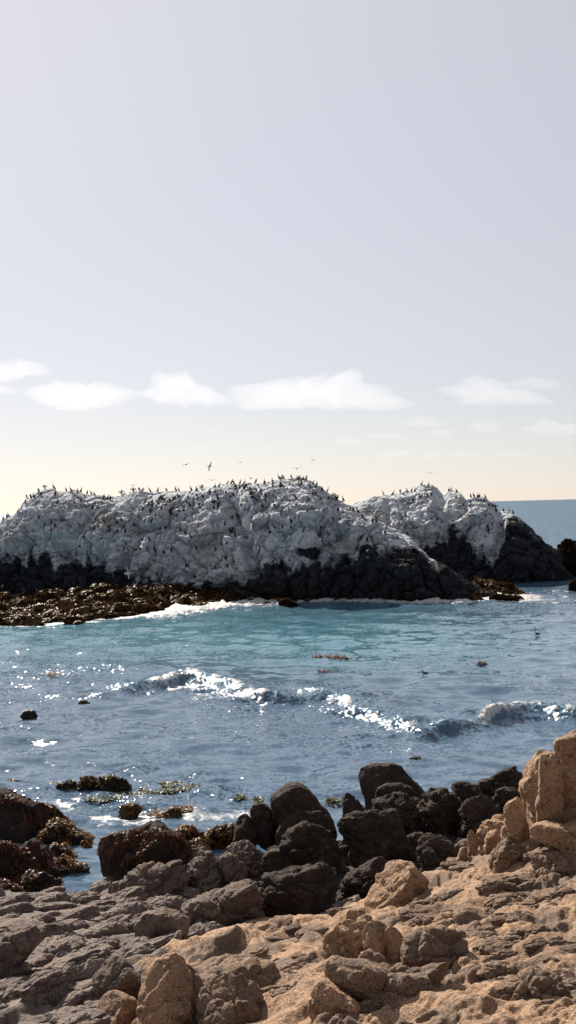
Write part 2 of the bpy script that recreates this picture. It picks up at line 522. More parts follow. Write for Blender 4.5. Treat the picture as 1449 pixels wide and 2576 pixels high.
RIDGE = [(-160, 1345), (-60, 1322), (0, 1306), (20, 1298), (40, 1290), (55, 1275), (60, 1260), (75, 1251), (95, 1238), (115, 1231), (135, 1227), (150, 1234), (180, 1233), (200, 1240),
         (230, 1246), (260, 1252), (275, 1254), (300, 1246), (320, 1236), (350, 1232), (385, 1237), (420, 1235), (480, 1233), (505, 1227), (540, 1223), (560, 1220), (580, 1214),
         (610, 1213), (640, 1218), (670, 1215), (690, 1207), (715, 1204), (735, 1202), (770, 1205), (790, 1215), (805, 1227), (825, 1241), (845, 1252), (860, 1258), (875, 1271),
         (900, 1283), (930, 1298), (970, 1319), (1000, 1336), (1030, 1353), (1060, 1381), (1100, 1412), (1150, 1445), (1200, 1475), (1240, 1503)]
BASE = [(-160, 1500), (0, 1497), (300, 1500), (600, 1512), (780, 1512), (850, 1509), (960, 1511), (1060, 1513), (1150, 1513), (1240, 1506)]
RIDGE2 = [(820, 1420), (840, 1330), (860, 1292), (885, 1271), (905, 1259), (930, 1251), (960, 1247), (985, 1244), (1010, 1241), (1040, 1236), (1052, 1223), (1065, 1218), (1085, 1220), (1100, 1229), (1112, 1241),
          (1125, 1237), (1145, 1235), (1158, 1243), (1168, 1256), (1190, 1251), (1210, 1253), (1222, 1256), (1230, 1266), (1245, 1276), (1258, 1286), (1275, 1289), (1300, 1296),
          (1320, 1313), (1340, 1326), (1350, 1341), (1362, 1353), (1368, 1373), (1385, 1381), (1400, 1396), (1415, 1421), (1440, 1456)]
BASE2 = [(820, 1470), (1200, 1468), (1290, 1466), (1310, 1463), (1400, 1462), (1440, 1458)]
# where the white guano gives way to dark rock
GUANO = [(-160, 1400), (0, 1402), (60, 1406), (75, 1392), (100, 1394), (130, 1412), (160, 1396), (200, 1394), (225, 1408), (260, 1406), (300, 1425), (340, 1440), (400, 1458), (430, 1468), (500, 1462),
         (560, 1452), (620, 1444), (680, 1426), (740, 1416), (800, 1412), (850, 1408), (900, 1410), (930, 1392), (960, 1388), (1000, 1376), (1030, 1380), (1060, 1392), (1240, 1440)]
GUANO2 = [(820, 1400), (1000, 1380), (1060, 1378), (1085, 1368), (1100, 1362), (1130, 1342), (1160, 1350), (1190, 1385), (1220, 1396), (1250, 1388), (1268, 1360), (1276, 1322), (1290, 1294), (1440, 1290)]

def cols(pts, x):
    a = np.array(pts, float)
    return np.interp(x, a[:, 0], a[:, 1])

def rock_mass(name, ridge, base, guano, thick, ncol, nfront, bulges, gullies, seed, amp=1.0):
    x = np.linspace(ridge[0][0], ridge[-1][0], ncol)
    ry = cols(ridge, x); by = np.maximum(cols(base, x), ry + 1)
    Yb = on_sea(x, cols(base, x))[:, 1]
    T = np.interp(x, [p[0] for p in thick], [p[1] for p in thick])
    Yr = Yb + T
    top = at(x, ry, Yr); zr = np.maximum(top[:, 2], .3)
    k = top[:, 0] / top[:, 1]
    t = np.concatenate([np.linspace(-.06, 1, nfront), np.linspace(1, 2, 26)[1:]]) * math.pi / 2
    tt, kk_ = np.meshgrid(t, np.arange(ncol), indexing='ij')
    back = tt > math.pi / 2
    s = np.sin(np.clip(tt, -.2, math.pi / 2)); c = np.cos(tt)
    Yg = np.where(back, Yr[kk_] + T[kk_] * .8 * (-c), Yb[kk_] + T[kk_] * (1 - np.abs(c)) ** .85)
    zg = np.where(back, zr[kk_] * (np.sin(tt) * 1.06 - .06), zr[kk_] * np.sign(s) * np.abs(s) ** .92)
    G = np.stack([k[kk_] * Yg, Yg, zg], -1)
    n = grid_normals(G)
    if n[nfront // 2, ncol // 2, 1] > 0: n = -n
    P = G.reshape(-1, 3); n = n.reshape(-1, 3)
    px, py = project(P)
    d = np.zeros(len(P))
    for (bx, byy, rx, ry_, a) in bulges:
        d += a * np.exp(-((px - bx) / rx) ** 2 - ((py - byy) / ry_) ** 2)
    for (line, w, a) in gullies:
        d -= a * np.exp(-(seg_dist(np.stack([px, py], 1), line) / w) ** 2)
    warp = np.stack([noise3(P * .12 + i * 31, seed + 5 + i) for i in range(3)], 1) * 2.0
    fa, ca_ = facets3((P + warp) * (.15, .15, .19), seed)
    d += amp * (1.7 * fa - .9 * ca_)
    fa, ca_ = facets3((P + warp * .5) * (.42, .42, .55), seed + 1)
    d += amp * (1.0 * fa - .5 * ca_)
    fa, ca_ = facets3((P + warp * .3) * (1.1, 1.1, 1.5), seed + 2)
    d += amp * (.30 * fa - .16 * ca_)
    d += amp * (.6 * fbm(P * .11, 3, seed + 9) + .40 * (ridged(P * (.5, .5, .35), 3, seed + 12) - .6) + .16 * fbm(P * 1.1, 4, seed + 20, .55))
    fade = (.22 + .78 * sstep(0, .30, 1 - np.sin(np.clip(tt, 0, math.pi)).ravel()))
    P = P + n * (d * fade)[:, None]
    gy = cols(guano, px)
    streak = fbm(np.stack([P[:, 0] * .55, P[:, 1] * .2, P[:, 2] * .06], 1), 4, seed + 30)
    g = sstep(-42, 30, gy - py + streak * 26 + 14 * fbm(P * .35, 4, seed + 33))
    for (bx, byy, rx, ry_, a) in [(775, 1399, 30, 9, .75), (930, 1402, 20, 14, .7), (875, 1406, 12, 7, .6), (690, 1430, 36, 10, .4)]:
        g = g - (a * np.exp(-((px - bx) / rx) ** 4 - ((py - byy) / ry_) ** 4) if name and ncol > 600 else 0)
    g = np.clip(g, 0, 1)
    me = mesh_np(name, P, grid_faces(len(t), ncol), {'guano': g})
    return me, P, grid_faces(len(t), ncol)

m, nt, bs = new_mat('guano_rock')
p = pos(nt)
n1 = noise_n(nt, p, .25, 6, .6); n2 = noise_n(nt, p, 1.3, 8, .65); n3 = noise_n(nt, p, 6, 4, .7)
white = mixc(nt, ramp(nt, n1, .38, .65), (.53, .57, .61), (.43, .46, .485))
white = mixc(nt, ramp(nt, n2, .52, .68), white, (.25, .25, .25))
white = mixc(nt, ramp(nt, noise_n(nt, pos(nt, (1, 1, .3)), .8, 7, .7), .55, .72), white, (.58, .61, .635))
stain = mth(nt, 'MULTIPLY', ramp(nt, noise_n(nt, p, .13, 5, .6), .50, .66), ramp(nt, noise_n(nt, pos(nt, (1, 1, .22)), 1.1, 6, .65), .40, .60))
white = mixc(nt, mth(nt, 'MULTIPLY', stain, .75), white, (.33, .265, .215))
white = mixc(nt, mth(nt, 'MULTIPLY', ramp(nt, noise_n(nt, pos(nt, (1, 1, .12)), 1.6, 6, .7), .60, .74), .55), white, (.12, .115, .105))
darkr = mixc(nt, ramp(nt, n2, .42, .66), (.022, .025, .029), (.042, .042, .043))
gf = mth(nt, 'ADD', attr(nt, 'guano'), mth(nt, 'MULTIPLY', mth(nt, 'SUBTRACT', n2, .5), 1.6))
cc = mixc(nt, ramp(nt, gf, .28, .74), darkr, white)
cc = mixc(nt, 1.0, cc, mixc(nt, ramp(nt, n3, .3, .7), (.75,) * 3, (1.2,) * 3), 'MULTIPLY')
wv = N(nt, 'ShaderNodeVectorMath', operation='MULTIPLY_ADD'); nz_ = N(nt, 'ShaderNodeTexNoise', Scale=.5, Detail=4.0); nt.links.new(p, nz_.inputs['Vector'])
nt.links.new(nz_.outputs['Color'], wv.inputs[0]); wv.inputs[1].default_value = (2.2, 2.2, 2.2); nt.links.new(p, wv.inputs[2])
def crack(scale, width):
    v_ = N(nt, 'ShaderNodeTexVoronoi', feature='DISTANCE_TO_EDGE', Scale=scale); nt.links.new(wv.outputs[0], v_.inputs['Vector'])
    return ramp(nt, v_.outputs['Distance'], 0.0, width)
k1, k2 = crack(.22, .045), crack(.6, .05)
kk_n = mth(nt, 'MULTIPLY', mth(nt, 'ADD', mth(nt, 'MULTIPLY', k1, .42), .58), mth(nt, 'ADD', mth(nt, 'MULTIPLY', k2, .16), .84))
kc = N(nt, 'ShaderNodeCombineColor'); [nt.links.new(kk_n, kc.inputs[i]) for i in range(3)]
cc = mixc(nt, 1.0, cc, kc.outputs[0], 'MULTIPLY')
nt.links.new(cc, bs.inputs['Base Color'])
bs.inputs['Roughness'].default_value = .9; bs.inputs['Specular IOR Level'].default_value = .08
h = mth(nt, 'ADD', mth(nt, 'MULTIPLY', noise_n(nt, p, 1.0, 9, .6), .40), mth(nt, 'ADD', mth(nt, 'MULTIPLY', n3, .06), mth(nt, 'ADD', mth(nt, 'MULTIPLY', k1, .16), mth(nt, 'MULTIPLY', k2, .04))))
bp = N(nt, 'ShaderNodeBump', Strength=.8, Distance=1.0)
nt.links.new(h, bp.inputs['Height']); nt.links.new(bp.outputs[0], bs.inputs['Normal'])
M['guano'] = m

ISL = []      # (verts, faces) for placing the birds
me, V, F = rock_mass('island_rock', RIDGE, BASE, GUANO, [(-160, 14), (60, 16), (740, 22), (1000, 12), (1100, 6), (1240, 2)], 760, 170,
    [(745, 1345, 120, 75, 4.0), (150, 1330, 70, 60, 2.5), (45, 1360, 55, 45, 2.0), (270, 1345, 60, 70, 1.8), (430, 1400, 70, 50, 1.2), (930, 1380, 70, 60, 2.0), (1000, 1450, 110, 50, 2.2), (700, 1460, 130, 30, 1.5)],
    [([(595, 1225), (585, 1290), (620, 1340), (628, 1410), (640, 1440)], 17, 3.2), ([(215, 1240), (235, 1300), (195, 1340), (150, 1400)], 14, 2.0),
     ([(300, 1250), (330, 1310), (350, 1370), (310, 1420)], 13, 1.2), ([(840, 1300), (850, 1360), (900, 1400)], 14, 1.6)], 100)
ISL.append((V, F))
tag(link('island_rock', me, M['guano']), 'broad white crusted rock island crowded with cormorants, dark at its foot', 'rock')
me, V, F = rock_mass('island_rock', RIDGE2, BASE2, GUANO2, [(820, 8), (900, 14), (1070, 20), (1260, 18), (1360, 8), (1440, 2)], 520, 140,
    [(1040, 1340, 50, 40, 2.5), (1190, 1320, 70, 50, 2.0), (1330, 1410, 80, 60, 3.0), (1220, 1380, 60, 50, 1.5)],
    [([(1110, 1245), (1105, 1290), (1115, 1340)], 14, .9), ([(1255, 1290), (1262, 1350), (1240, 1400)], 10, 1.5), ([(975, 1260), (975, 1330)], 9, 1.5)], 200, .8)
ISL.append((V, F))
tag(link('island_rock', me, M['guano']), 'smaller pale rock stack behind the right end of the main island', 'rock')

# weed covered ledge in front of the island
m, nt, bs = new_mat('weed_rock')
p = pos(nt)
n2 = noise_n(nt, p, 1.8, 6, .65); n1 = noise_n(nt, p, .5, 4); n3 = noise_n(nt, p, 9, 4, .7)
c0 = mixc(nt, ramp(nt, n2, .45, .62), (.006, .005, .005), (.026, .014, .006))
c0 = mixc(nt, ramp(nt, n1, .5, .7), c0, (.02, .015, .006))
nt.links.new(mixc(nt, ramp(nt, n3, .5, .75), c0, (.085, .045, .016)), bs.inputs['Base Color'])
bs.inputs['Roughness'].default_value = .9; bs.inputs['Specular IOR Level'].default_value = 0
h = mth(nt, 'ADD', mth(nt, 'MULTIPLY', noise_n(nt, p, 3, 8, .65), .25), mth(nt, 'MULTIPLY', n3, .08))
bp = N(nt, 'ShaderNodeBump', Strength=.8, Distance=1.0)
nt.links.new(h, bp.inputs['Height']); nt.links.new(bp.outputs[0], bs.inputs['Normal'])
M['weed_rock'] = m

def ledge(name, front, zmax, width, x0, x1, ncol, nrow, seed, lump=1.0):
    """low reef rising from a traced waterline"""
    x = np.linspace(x0, x1, ncol)
    Yf = on_sea(x, cols(front, x))[:, 1]
    W = np.interp(x, [q[0] for q in width], [q[1] for q in width])
    Z = np.interp(x, [q[0] for q in zmax], [q[1] for q in zmax])
    v = np.linspace(-.06, 1, nrow)
    vv, kk_ = np.meshgrid(v, np.arange(ncol), indexing='ij')
    Yg = Yf[kk_] + W[kk_] * vv
    k = at(x, cols(front, x), Yf); k = k[:, 0] / k[:, 1]
    Pq = np.stack([k[kk_] * Yg, Yg, Yg * 0], -1).reshape(-1, 3)
    v_ = vv.ravel()
    zz = Z[kk_].ravel() * (.12 + .88 * np.clip(v_, 0, 1) ** .8) * sstep(-.06, .05, v_) - .5 * (v_ < 0)
    wp = np.stack([noise3(Pq * .3 + i * 7, seed + i) for i in range(3)], 1)
    f1, f2, cid = voronoi((Pq + wp * 1.2) * (.22, .16, 1), seed, dims=2)
    zz += lump * (1.0 * sstep(0, .5, f2 - f1) * (.35 + (cid % 61) / 61) - .45)
    f1, f2, cid = voronoi((Pq + wp) * (.7, .5, 1), seed + 3, dims=2)
    zz += lump * (.28 * sstep(0, .45, f2 - f1) * (.3 + (cid % 53) / 53) - .15)
    zz += lump * (.2 * fbm(Pq * .6, 3, seed + 6, .5))
    edge = np.minimum(sstep(0, .05, kk_ / (ncol - 1)), sstep(0, .05, 1 - kk_ / (ncol - 1))).ravel()
    Pq[:, 2] = zz * edge - .6 * (1 - edge)
    Ff = grid_faces(nrow, ncol)
    return mesh_np(name, Pq, Ff), Pq, Ff

REEF_F = [(-120, 1580), (0, 1575), (100, 1571), (200, 1566), (300, 1554), (350, 1547), (400, 1538), (440, 1530), (520, 1524), (600, 1518), (700, 1516), (820, 1514)]
me, V, F = ledge('reef_ledge', REEF_F, [(-120, 2.2), (0, 2.1), (250, 2.9), (400, 2.6), (560, 1.8), (680, .8), (820, .4)], [(-120, 30), (0, 28), (200, 28), (400, 20), (560, 14), (820, 4)], -120, 820, 560, 150, 300, .8)
ISL.append((V, F))
LEDGES = [link('reef_ledge', me, M['weed_rock'])]
tag(LEDGES[0], 'low weed covered rock ledge along the left foot of the main island', 'rock')
LOW_F = [(1080, 1513), (1110, 1511), (1180, 1516), (1230, 1509), (1290, 1507), (1330, 1509)]
me, V, F = ledge('reef_ledge', LOW_F, [(1060, .5), (1120, 1.5), (1180, 2.2), (1240, 2.2), (1300, .8), (1330, .3)], [(1060, 4), (1150, 8), (1200, 14), (1260, 20), (1330, 12)], 1060, 1330, 170, 70, 340, .8)
ISL.append((V, F))
LEDGES.append(link('reef_ledge', me, M['weed_rock']))
tag(LEDGES[1], 'low brown weedy rocks in the surf below the right end of the island', 'rock')
# ------------------------------------------------------------------ near shore: bedrock
def P6(pts): return [(x * .5002, 1900.7 + y * .5002) for x, y in pts]
def P7(pts): return [(579.9 + x * .3557, 1868.5 + y * .3557) for x, y in pts]
def P8(pts): return [(804.7 + x * .4447, 1804.0 + y * .4447) for x, y in pts]

CTRL = []
for px, py, Yd in [(-100, 2576, 26.5), (100, 2576, 26.5), (0, 2400, 32), (0, 2300, 37), (0, 2255, 42), (130, 2250, 44), (300, 2212, 46), (300, 2400, 31), (300, 2500, 28), (330, 2576, 27),
                   (500, 2250, 43), (600, 2300, 39), (650, 2350, 34), (850, 2295, 38), (780, 2210, 42), (1000, 2210, 43), (1130, 2165, 44),
                   (1140, 2185, 39.5), (1250, 2200, 36), (1449, 2250, 32), (1449, 2120, 37.5), (1300, 2110, 40.5), (1449, 2400, 26.5), (1449, 2576, 21.5), (1100, 2400, 28), (1100, 2576, 22),
                   (900, 2350, 31.5), (950, 2265, 37), (700, 2345, 32.5), (650, 2450, 28.6), (600, 2576, 26.6), (400, 2430, 29.5), (370, 2576, 26.8), (800, 2576, 24.2), (850, 2450, 27.3), (1250, 2300, 31.5),
                   (1700, 2300, 28.5), (1700, 2576, 20.5), (-300, 2576, 26), (-300, 2300, 37), (720, 2140, 46), (960, 2080, 48.5), (1230, 2040, 50)]:
    CTRL.append(at(px, py, Yd))
CTRL = np.array(CTRL)
CTRL = np.concatenate([CTRL, np.array([(-13, 50, -1.2), (-8, 50, -1.0), (-4.5, 51, -1.0), (-8, 56, -2), (0, 58, -1.6), (4, 60, -1.6), (8, 61, -1.4), (12, 61, -1), (-3, 54.5, -1.2), (-7.3, 47.2, -.5), (-9.5, 46.2, -.35), (-14, 66, -3), (0, 66, -3), (14, 66, -3), (25, 60, 0),
                                       (-9, 14, 5.6), (0, 12, 7.6), (9, 12, 8.2), (-20, 20, 5), (25, 30, 7)])])
_A = CTRL[:, :2]
_D = np.linalg.norm(_A[:, None] - _A[None], axis=2)
_n = len(_A)
_K = np.zeros((_n + 3, _n + 3)); _K[:_n, :_n] = _D + np.eye(_n) * -.6; _K[:_n, _n] = 1; _K[:_n, _n + 1:] = _A; _K[_n, :_n] = 1; _K[_n + 1:, :_n] = _A.T
_w = np.linalg.solve(_K, np.concatenate([CTRL[:, 2], np.zeros(3)]))
def ground(x, y):
    r = np.zeros(len(x))
    for (ax, ay), w in zip(_A, _w[:_n]):
        r += w * np.hypot(x - ax, y - ay)
    return r + _w[_n] + _w[_n + 1] * x + _w[_n + 2] * y

def ground_poly(pts):
    """photo outline dropped on the bedrock"""
    out = []
    for px, py in pts:
        Ys = np.linspace(5, 70, 600)
        Q = at(px + Ys * 0, py + Ys * 0, Ys)
        below = Q[:, 2] < ground(Q[:, 0], Q[:, 1])
        i = int(np.argmax(below)) if below.any() else 599
        out.append(Q[i, :2])
    return np.array(out)

TAN_POLY = ground_poly([ (335, 2560), (350, 2440), (400, 2385), (520, 2352), (640, 2325), (760, 2312), (850, 2296), (920, 2275), (1010, 2235), (1140, 2192), (1160, 2130), (1270, 2070), (1340, 2020), (1600, 1990), (2300, 1960), (3600, 2100), (3600, 3400), (335, 3400)])
DARK_POLY = ground_poly([(600, 2190), (650, 2290), (850, 2292), (1010, 2232), (1138, 2190), (1158, 2128), (1268, 2066), (1336, 2016), (1300, 1960), (900, 2010), (600, 2110)])

gy = np.concatenate([np.linspace(6, 15, 14)[:-1], 1 / np.linspace(1 / 15.0, 1 / 68.0, 460)])
gx = np.concatenate([np.linspace(-1.1, -.42, 12)[:-1], np.linspace(-.42, -.265, 30)[:-1], np.linspace(-.265, .265, 470), np.linspace(.265, .42, 30)[1:], np.linspace(.42, 1.1, 12)[1:]])
GY, GK = np.meshgrid(gy, gx, indexing='ij')
tx = (GY * GK).ravel(); ty = GY.ravel()
T2 = np.stack([tx, ty], 1); T3 = np.stack([tx, ty, tx * 0], 1)
base = ground(tx, ty)
ed = .5 * noise3(T3 * .7, 70) + .25 * noise3(T3 * 2, 71)
tan_s = signed(T2, TAN_POLY) + ed
dark_s = signed(T2, DARK_POLY) + ed
tanf = sstep(-.25, .35, tan_s)
# jointed shelf: rows of long rounded blocks running up to the right
wp = np.stack([noise3(T3 * .35, 80), noise3(T3 * .35, 81)], 1) * .9 + np.stack([noise3(T3 * 1.3, 82), noise3(T3 * 1.3, 83)], 1) * .16
ca, sa = math.cos(R(47)), math.sin(R(47))
u = (T2 + wp) @ np.array((ca, sa)); v = (T2 + wp) @ np.array((-sa, ca))
def cells(lu, lv, seed):
    q = np.stack([u / lu, v / lv, u * 0], 1)
    f1, f2, cid, vx, vy, _z = voronoi(q, seed, .85, dims=2, vec=True)
    return f2 - f1, cid, vx * lu, vy * lv
e1, id1, du1, dv1 = cells(1.75, .95, 90)
e2, id2, du2, dv2 = cells(.62, .34, 91)
e3, id3, _, _ = cells(.26, .16, 92)
rnd = lambda c, k: ((c // k) % 1009) / 1009.0
dome = 1 - np.exp(-e1 * 9)
# every block rises gently away from the sea and breaks off in a step towards the viewer
rise = -dv1 * (.30 + .35 * rnd(id1, 3)) + du1 * .16 * (rnd(id1, 5) - .5)
ribs = ridged(np.stack([u * .35, v * 2.6, u * 0], 1), 2, 87)
shelf = .42 * (dome - .8) + rise + .42 * (rnd(id1, 7) - .5)
shelf += .11 * (1 - np.exp(-e2 * 9)) * (.3 + rnd(id2, 5)) - dv2 * .25 * rnd(id2, 9) + .05 * (ribs - .6) + .018 * (1 - np.exp(-e3 * 8))
def soften(a, n):
    a = a.reshape(len(gy), len(gx))
    for _ in range(n):
        a[1:-1] = (a[:-2] + 2 * a[1:-1] + a[2:]) / 4
        a[:, 1:-1] = (a[:, :-2] + 2 * a[:, 1:-1] + a[:, 2:]) / 4
    return a.ravel()
shelf = .45 * soften(shelf, 5) - .12
shelf += .10 * fbm(T3 * .9, 3, 93, .5) + .012 * fbm(T3 * 7, 3, 97, .6)
# worn tan rock: hollows, low ribs and gritty lumps
q = np.stack([T2 @ np.array((.93, .37)), (T2 @ np.array((-.37, .93))) * 1.7, tx * 0], 1)
rib = ridged(q * .55, 3, 110)
tanr = .34 * fbm(T3 * .40, 3, 120, .45) + .30 * (rib - .65) + .075 * fbm(q * 2.0, 4, 124, .55) * (.35 + sstep(-.2, .5, noise3(T3 * .45, 125))) + .012 * fbm(T3 * 8, 3, 128, .65)
f1, f2, cidt = voronoi(q * .8 + .3 * wp.mean(1)[:, None], 130, .9, dims=2)
pit = (rnd(cidt, 11) < .34) * np.exp(-(f1 / .30) ** 2)
tanr -= .16 * pit
tc = (ty * 1.0 - tx * .30) / 2.1 + .55 * noise3(T3 * .38, 140) + .12 * noise3(T3 * 1.5, 141)
saw = 1 - (tc - np.floor(tc))
tm = sstep(-.12, .40, noise3(T3 * np.array((.22, .40, 1)), 142))
tc2 = (ty * 1.0 - tx * .22) / .72 + .6 * noise3(T3 * .9, 143) + .15 * noise3(T3 * 3, 144)
saw2 = 1 - (tc2 - np.floor(tc2))
tm2 = sstep(.0, .5, noise3(T3 * np.array((.35, .6, 1)), 145))
tanr = soften(tanr + .20 * tm * (saw ** 1.4 - .3) + .05 * tm2 * (saw2 ** 1.4 - .3), 4)
fa_, ck_ = facets3(q * np.array((.75, 1.0, 1)) + .25 * wp.mean(1)[:, None], 150)
fb_, ck2_ = facets3(q * np.array((2.1, 2.6, 1)) + .35 * wp.mean(1)[:, None], 151)
fm_ = .3 + .7 * sstep(-.2, .4, noise3(T3 * .33, 152))
tanr += fm_ * soften(.17 * fa_ - .09 * ck_ + .06 * fb_ - .03 * ck2_, 1)
tanr += .05 * fbm(T3 * 2.6, 3, 146, .6) * (.3 + tm) + .012 * fbm(T3 * 9, 2, 147)
f1b, f2b, cidb = voronoi(q * 2.3 + .2 * wp.mean(1)[:, None], 131, .9, dims=2)
lump_m = sstep(0, .35, noise3(T3 * .5, 133))
tanr += .09 * lump_m * (sstep(0, .4, f2b - f1b) - .4) + .05 * (rnd(cidb, 5) - .5) * lump_m
tz = base + shelf * (1 - tanf) + tanr * tanf + .25 * tanf
dk = sstep(-.3, .4, dark_s) * (1 - tanf)
tz -= .25 * dk
sub = sstep(-.2, .5, base)
tz = np.where(base < .4, base + (tz - base) * (.25 + .75 * sub), tz)
near_mask = sstep(15.0, 17, ty)
tz = base + (tz - base) * near_mask
TV = np.stack([tx, ty, tz], 1)
TF = grid_faces(len(gy), len(gx))
M['shelf'] = rock_mat('jointed_shelf_granite', (.185, .146, .124), (.14, .113, .10), (.08, .065, .058), speck=.42, zone=((.315, .205, .13), (.24, .157, .103), (.125, .084, .06)))
M['gully'] = rock_mat('gully_granite', (.046, .034, .028), (.028, .022, .019), (.075, .054, .041), speck=.35)
fc = TF[:, 0]
ftan = tan_s[fc]; fdark = dark_s[fc]
is_tan = ftan > -.35
is_dark = (~is_tan) & (fdark > 0)
is_shelf = ~(is_tan | is_dark)

pat = sstep(.45, .75, fm_ * .6 + .35 * fbm(T3 * .9, 4, 160) + .15)
def submesh(name, fsel, extra=None):
    ff = TF[fsel]
    uq, inv = np.unique(ff, return_inverse=True)
    o = TV[uq]
    return mesh_np(name, o, inv.reshape(-1, 4), {'zone': tanf[uq], 'patina': pat[uq]})

g = link('tan_bedrock_ground', submesh('tan_bedrock_ground', is_tan), M['shelf'])
tag(g, 'worn tan granite slope with hollows across the lower right', None, None, 'structure')
g = link('gully_ground', submesh('gully_ground', is_dark), M['gully'])
tag(g, 'shaded dark rock floor between the jointed outcrops', None, None, 'structure')
shelf_root = bpy.data.objects.new('rock_shelf', None); COL.objects.link(shelf_root)
tag(shelf_root, 'grey brown granite shelf split into slanting rows of rounded blocks at lower left', 'rock shelf')
g = link('shelf_ground', submesh('shelf_ground', is_shelf), M['shelf'])
tag(g, 'bedrock floor under the jointed blocks along the shore', None, None, 'structure')

def block_mesh(seed, hx, hy, hz, e=.5, sub=5, cell=.55, rough=.06, facets=10):
    """one joint-bounded block, half sizes hx hy hz, cut by flat faces, bedding joints and small cracks"""
    V, Fc = ico(sub)
    V = V / (np.abs(V) ** (2 / e)).sum(1)[:, None] ** (e / 2)
    P = V * np.array((hx, hy, hz))
    rs = np.random.RandomState(seed)
    for _ in range(facets):
        nn = rs.normal(size=3); nn[2] = nn[2] * .8 + .2; nn /= np.linalg.norm(nn)
        h_ = P @ nn; lim = h_.max() * rs.uniform(.68, .92)
        P = P - nn * (np.maximum(h_ - lim, 0) * .97)[:, None]
    off = np.array((seed * 3.7, seed * 1.9, seed * .7))
    q = P + off
    n = P / np.linalg.norm(P, axis=1)[:, None]
    wq = q + .12 * np.stack([noise3(q * 2 + i * 5.3, seed + i) for i in range(3)], 1)
    f1, f2, cid = voronoi(wq / np.array((cell * 1.6, cell, cell * .6)), seed + 7)
    dd = .085 * (1 - np.exp(-(f2 - f1) * 13) - .8) + .10 * (((cid // 7) % 101) / 101 - .5)
    f1, f2, cid = voronoi(wq / np.array((cell * .6, cell * .4, cell * .24)), seed + 8)
    dd += .028 * (1 - np.exp(-(f2 - f1) * 12) - .7) + .035 * (((cid // 7) % 101) / 101 - .5)
    dd += rough * fbm(q * 1.5, 3, seed + 11) + .04 * (ridged(q * 3.2, 2, seed + 15) - .6) + .012 * fbm(q * 9, 3, seed + 18, .65)
    return mesh_np('rock', P + n * dd[:, None], Fc, {'zone': np.zeros(len(P))})

SHELF_BLOCKS = [block_mesh(400 + k, .86, .50 + .05 * (k % 3), .40, e=(.34, .45, .55)[k % 3]) for k in range(12)]
KNOBS = [block_mesh(440 + k, .55, .42, .30, e=.8, sub=4, cell=.34, rough=.09, facets=5) for k in range(10)]
for me_ in SHELF_BLOCKS: me_.materials.append(M['shelf'])

def stand(me, x, y, sink, scale, rz, tilt, mat, parent, name='rock', roll=0.0):
    o = bpy.data.objects.new(name, me); COL.objects.link(o)
    z = float(ground_at(x, y))
    o.location = (x, y, z - sink)
    o.rotation_euler = (tilt, roll, rz)
    o.scale = scale
    if parent is not None:
        o.parent = parent
    if mat is not None and me.materials[0] != mat:
        o.material_slots[0].link = 'OBJECT'; o.material_slots[0].material = mat
    return o

_bvh_t = BVHTree.FromPolygons(TV.tolist(), TF.tolist())
def ground_at(x, y):
    h = _bvh_t.ray_cast(Vector((x, y, 60)), Vector((0, 0, -1)))
    return h[0].z if h[0] is not None else 0.0

rs = np.random.RandomState(77)
nb = 0
for iu in range(-30, 40):
    for iv in range(-40, 50):
        uu = (iu + .5 * (iv % 2) + rs.uniform(-.28, .28)) * 1.38; vv = (iv + rs.uniform(-.25, .25)) * .80
        x = uu * ca - vv * sa; y = uu * sa + vv * ca
        r = rs.uniform(size=8)
        if y < 21 or y > 50 or abs(x / y) > .285: continue
        P2 = np.array([[x, y]])
        gz = float(ground(P2[:, 0], P2[:, 1])[0])
        if gz < .12 or signed(P2, TAN_POLY)[0] > -.1 or signed(P2, DARK_POLY)[0] > .3: continue
        s = .66 + .60 * r[0] ** 1.5
        stand(SHELF_BLOCKS[int(r[1] * 12) % 12], x, y, .10 + .20 * r[2], (s * (.9 + .4 * r[3]), s * (.85 + .3 * r[7]), (.75 + .6 * r[4]) * s), R(47 + 26 * (r[5] - .5)) + (math.pi if r[1] > .5 else 0), R(-7 - 17 * r[6]) * (-1 if r[1] > .5 else 1), None, shelf_root, roll=R(16 * (r[2] - .5)))
        nb += 1
print('shelf blocks', nb)

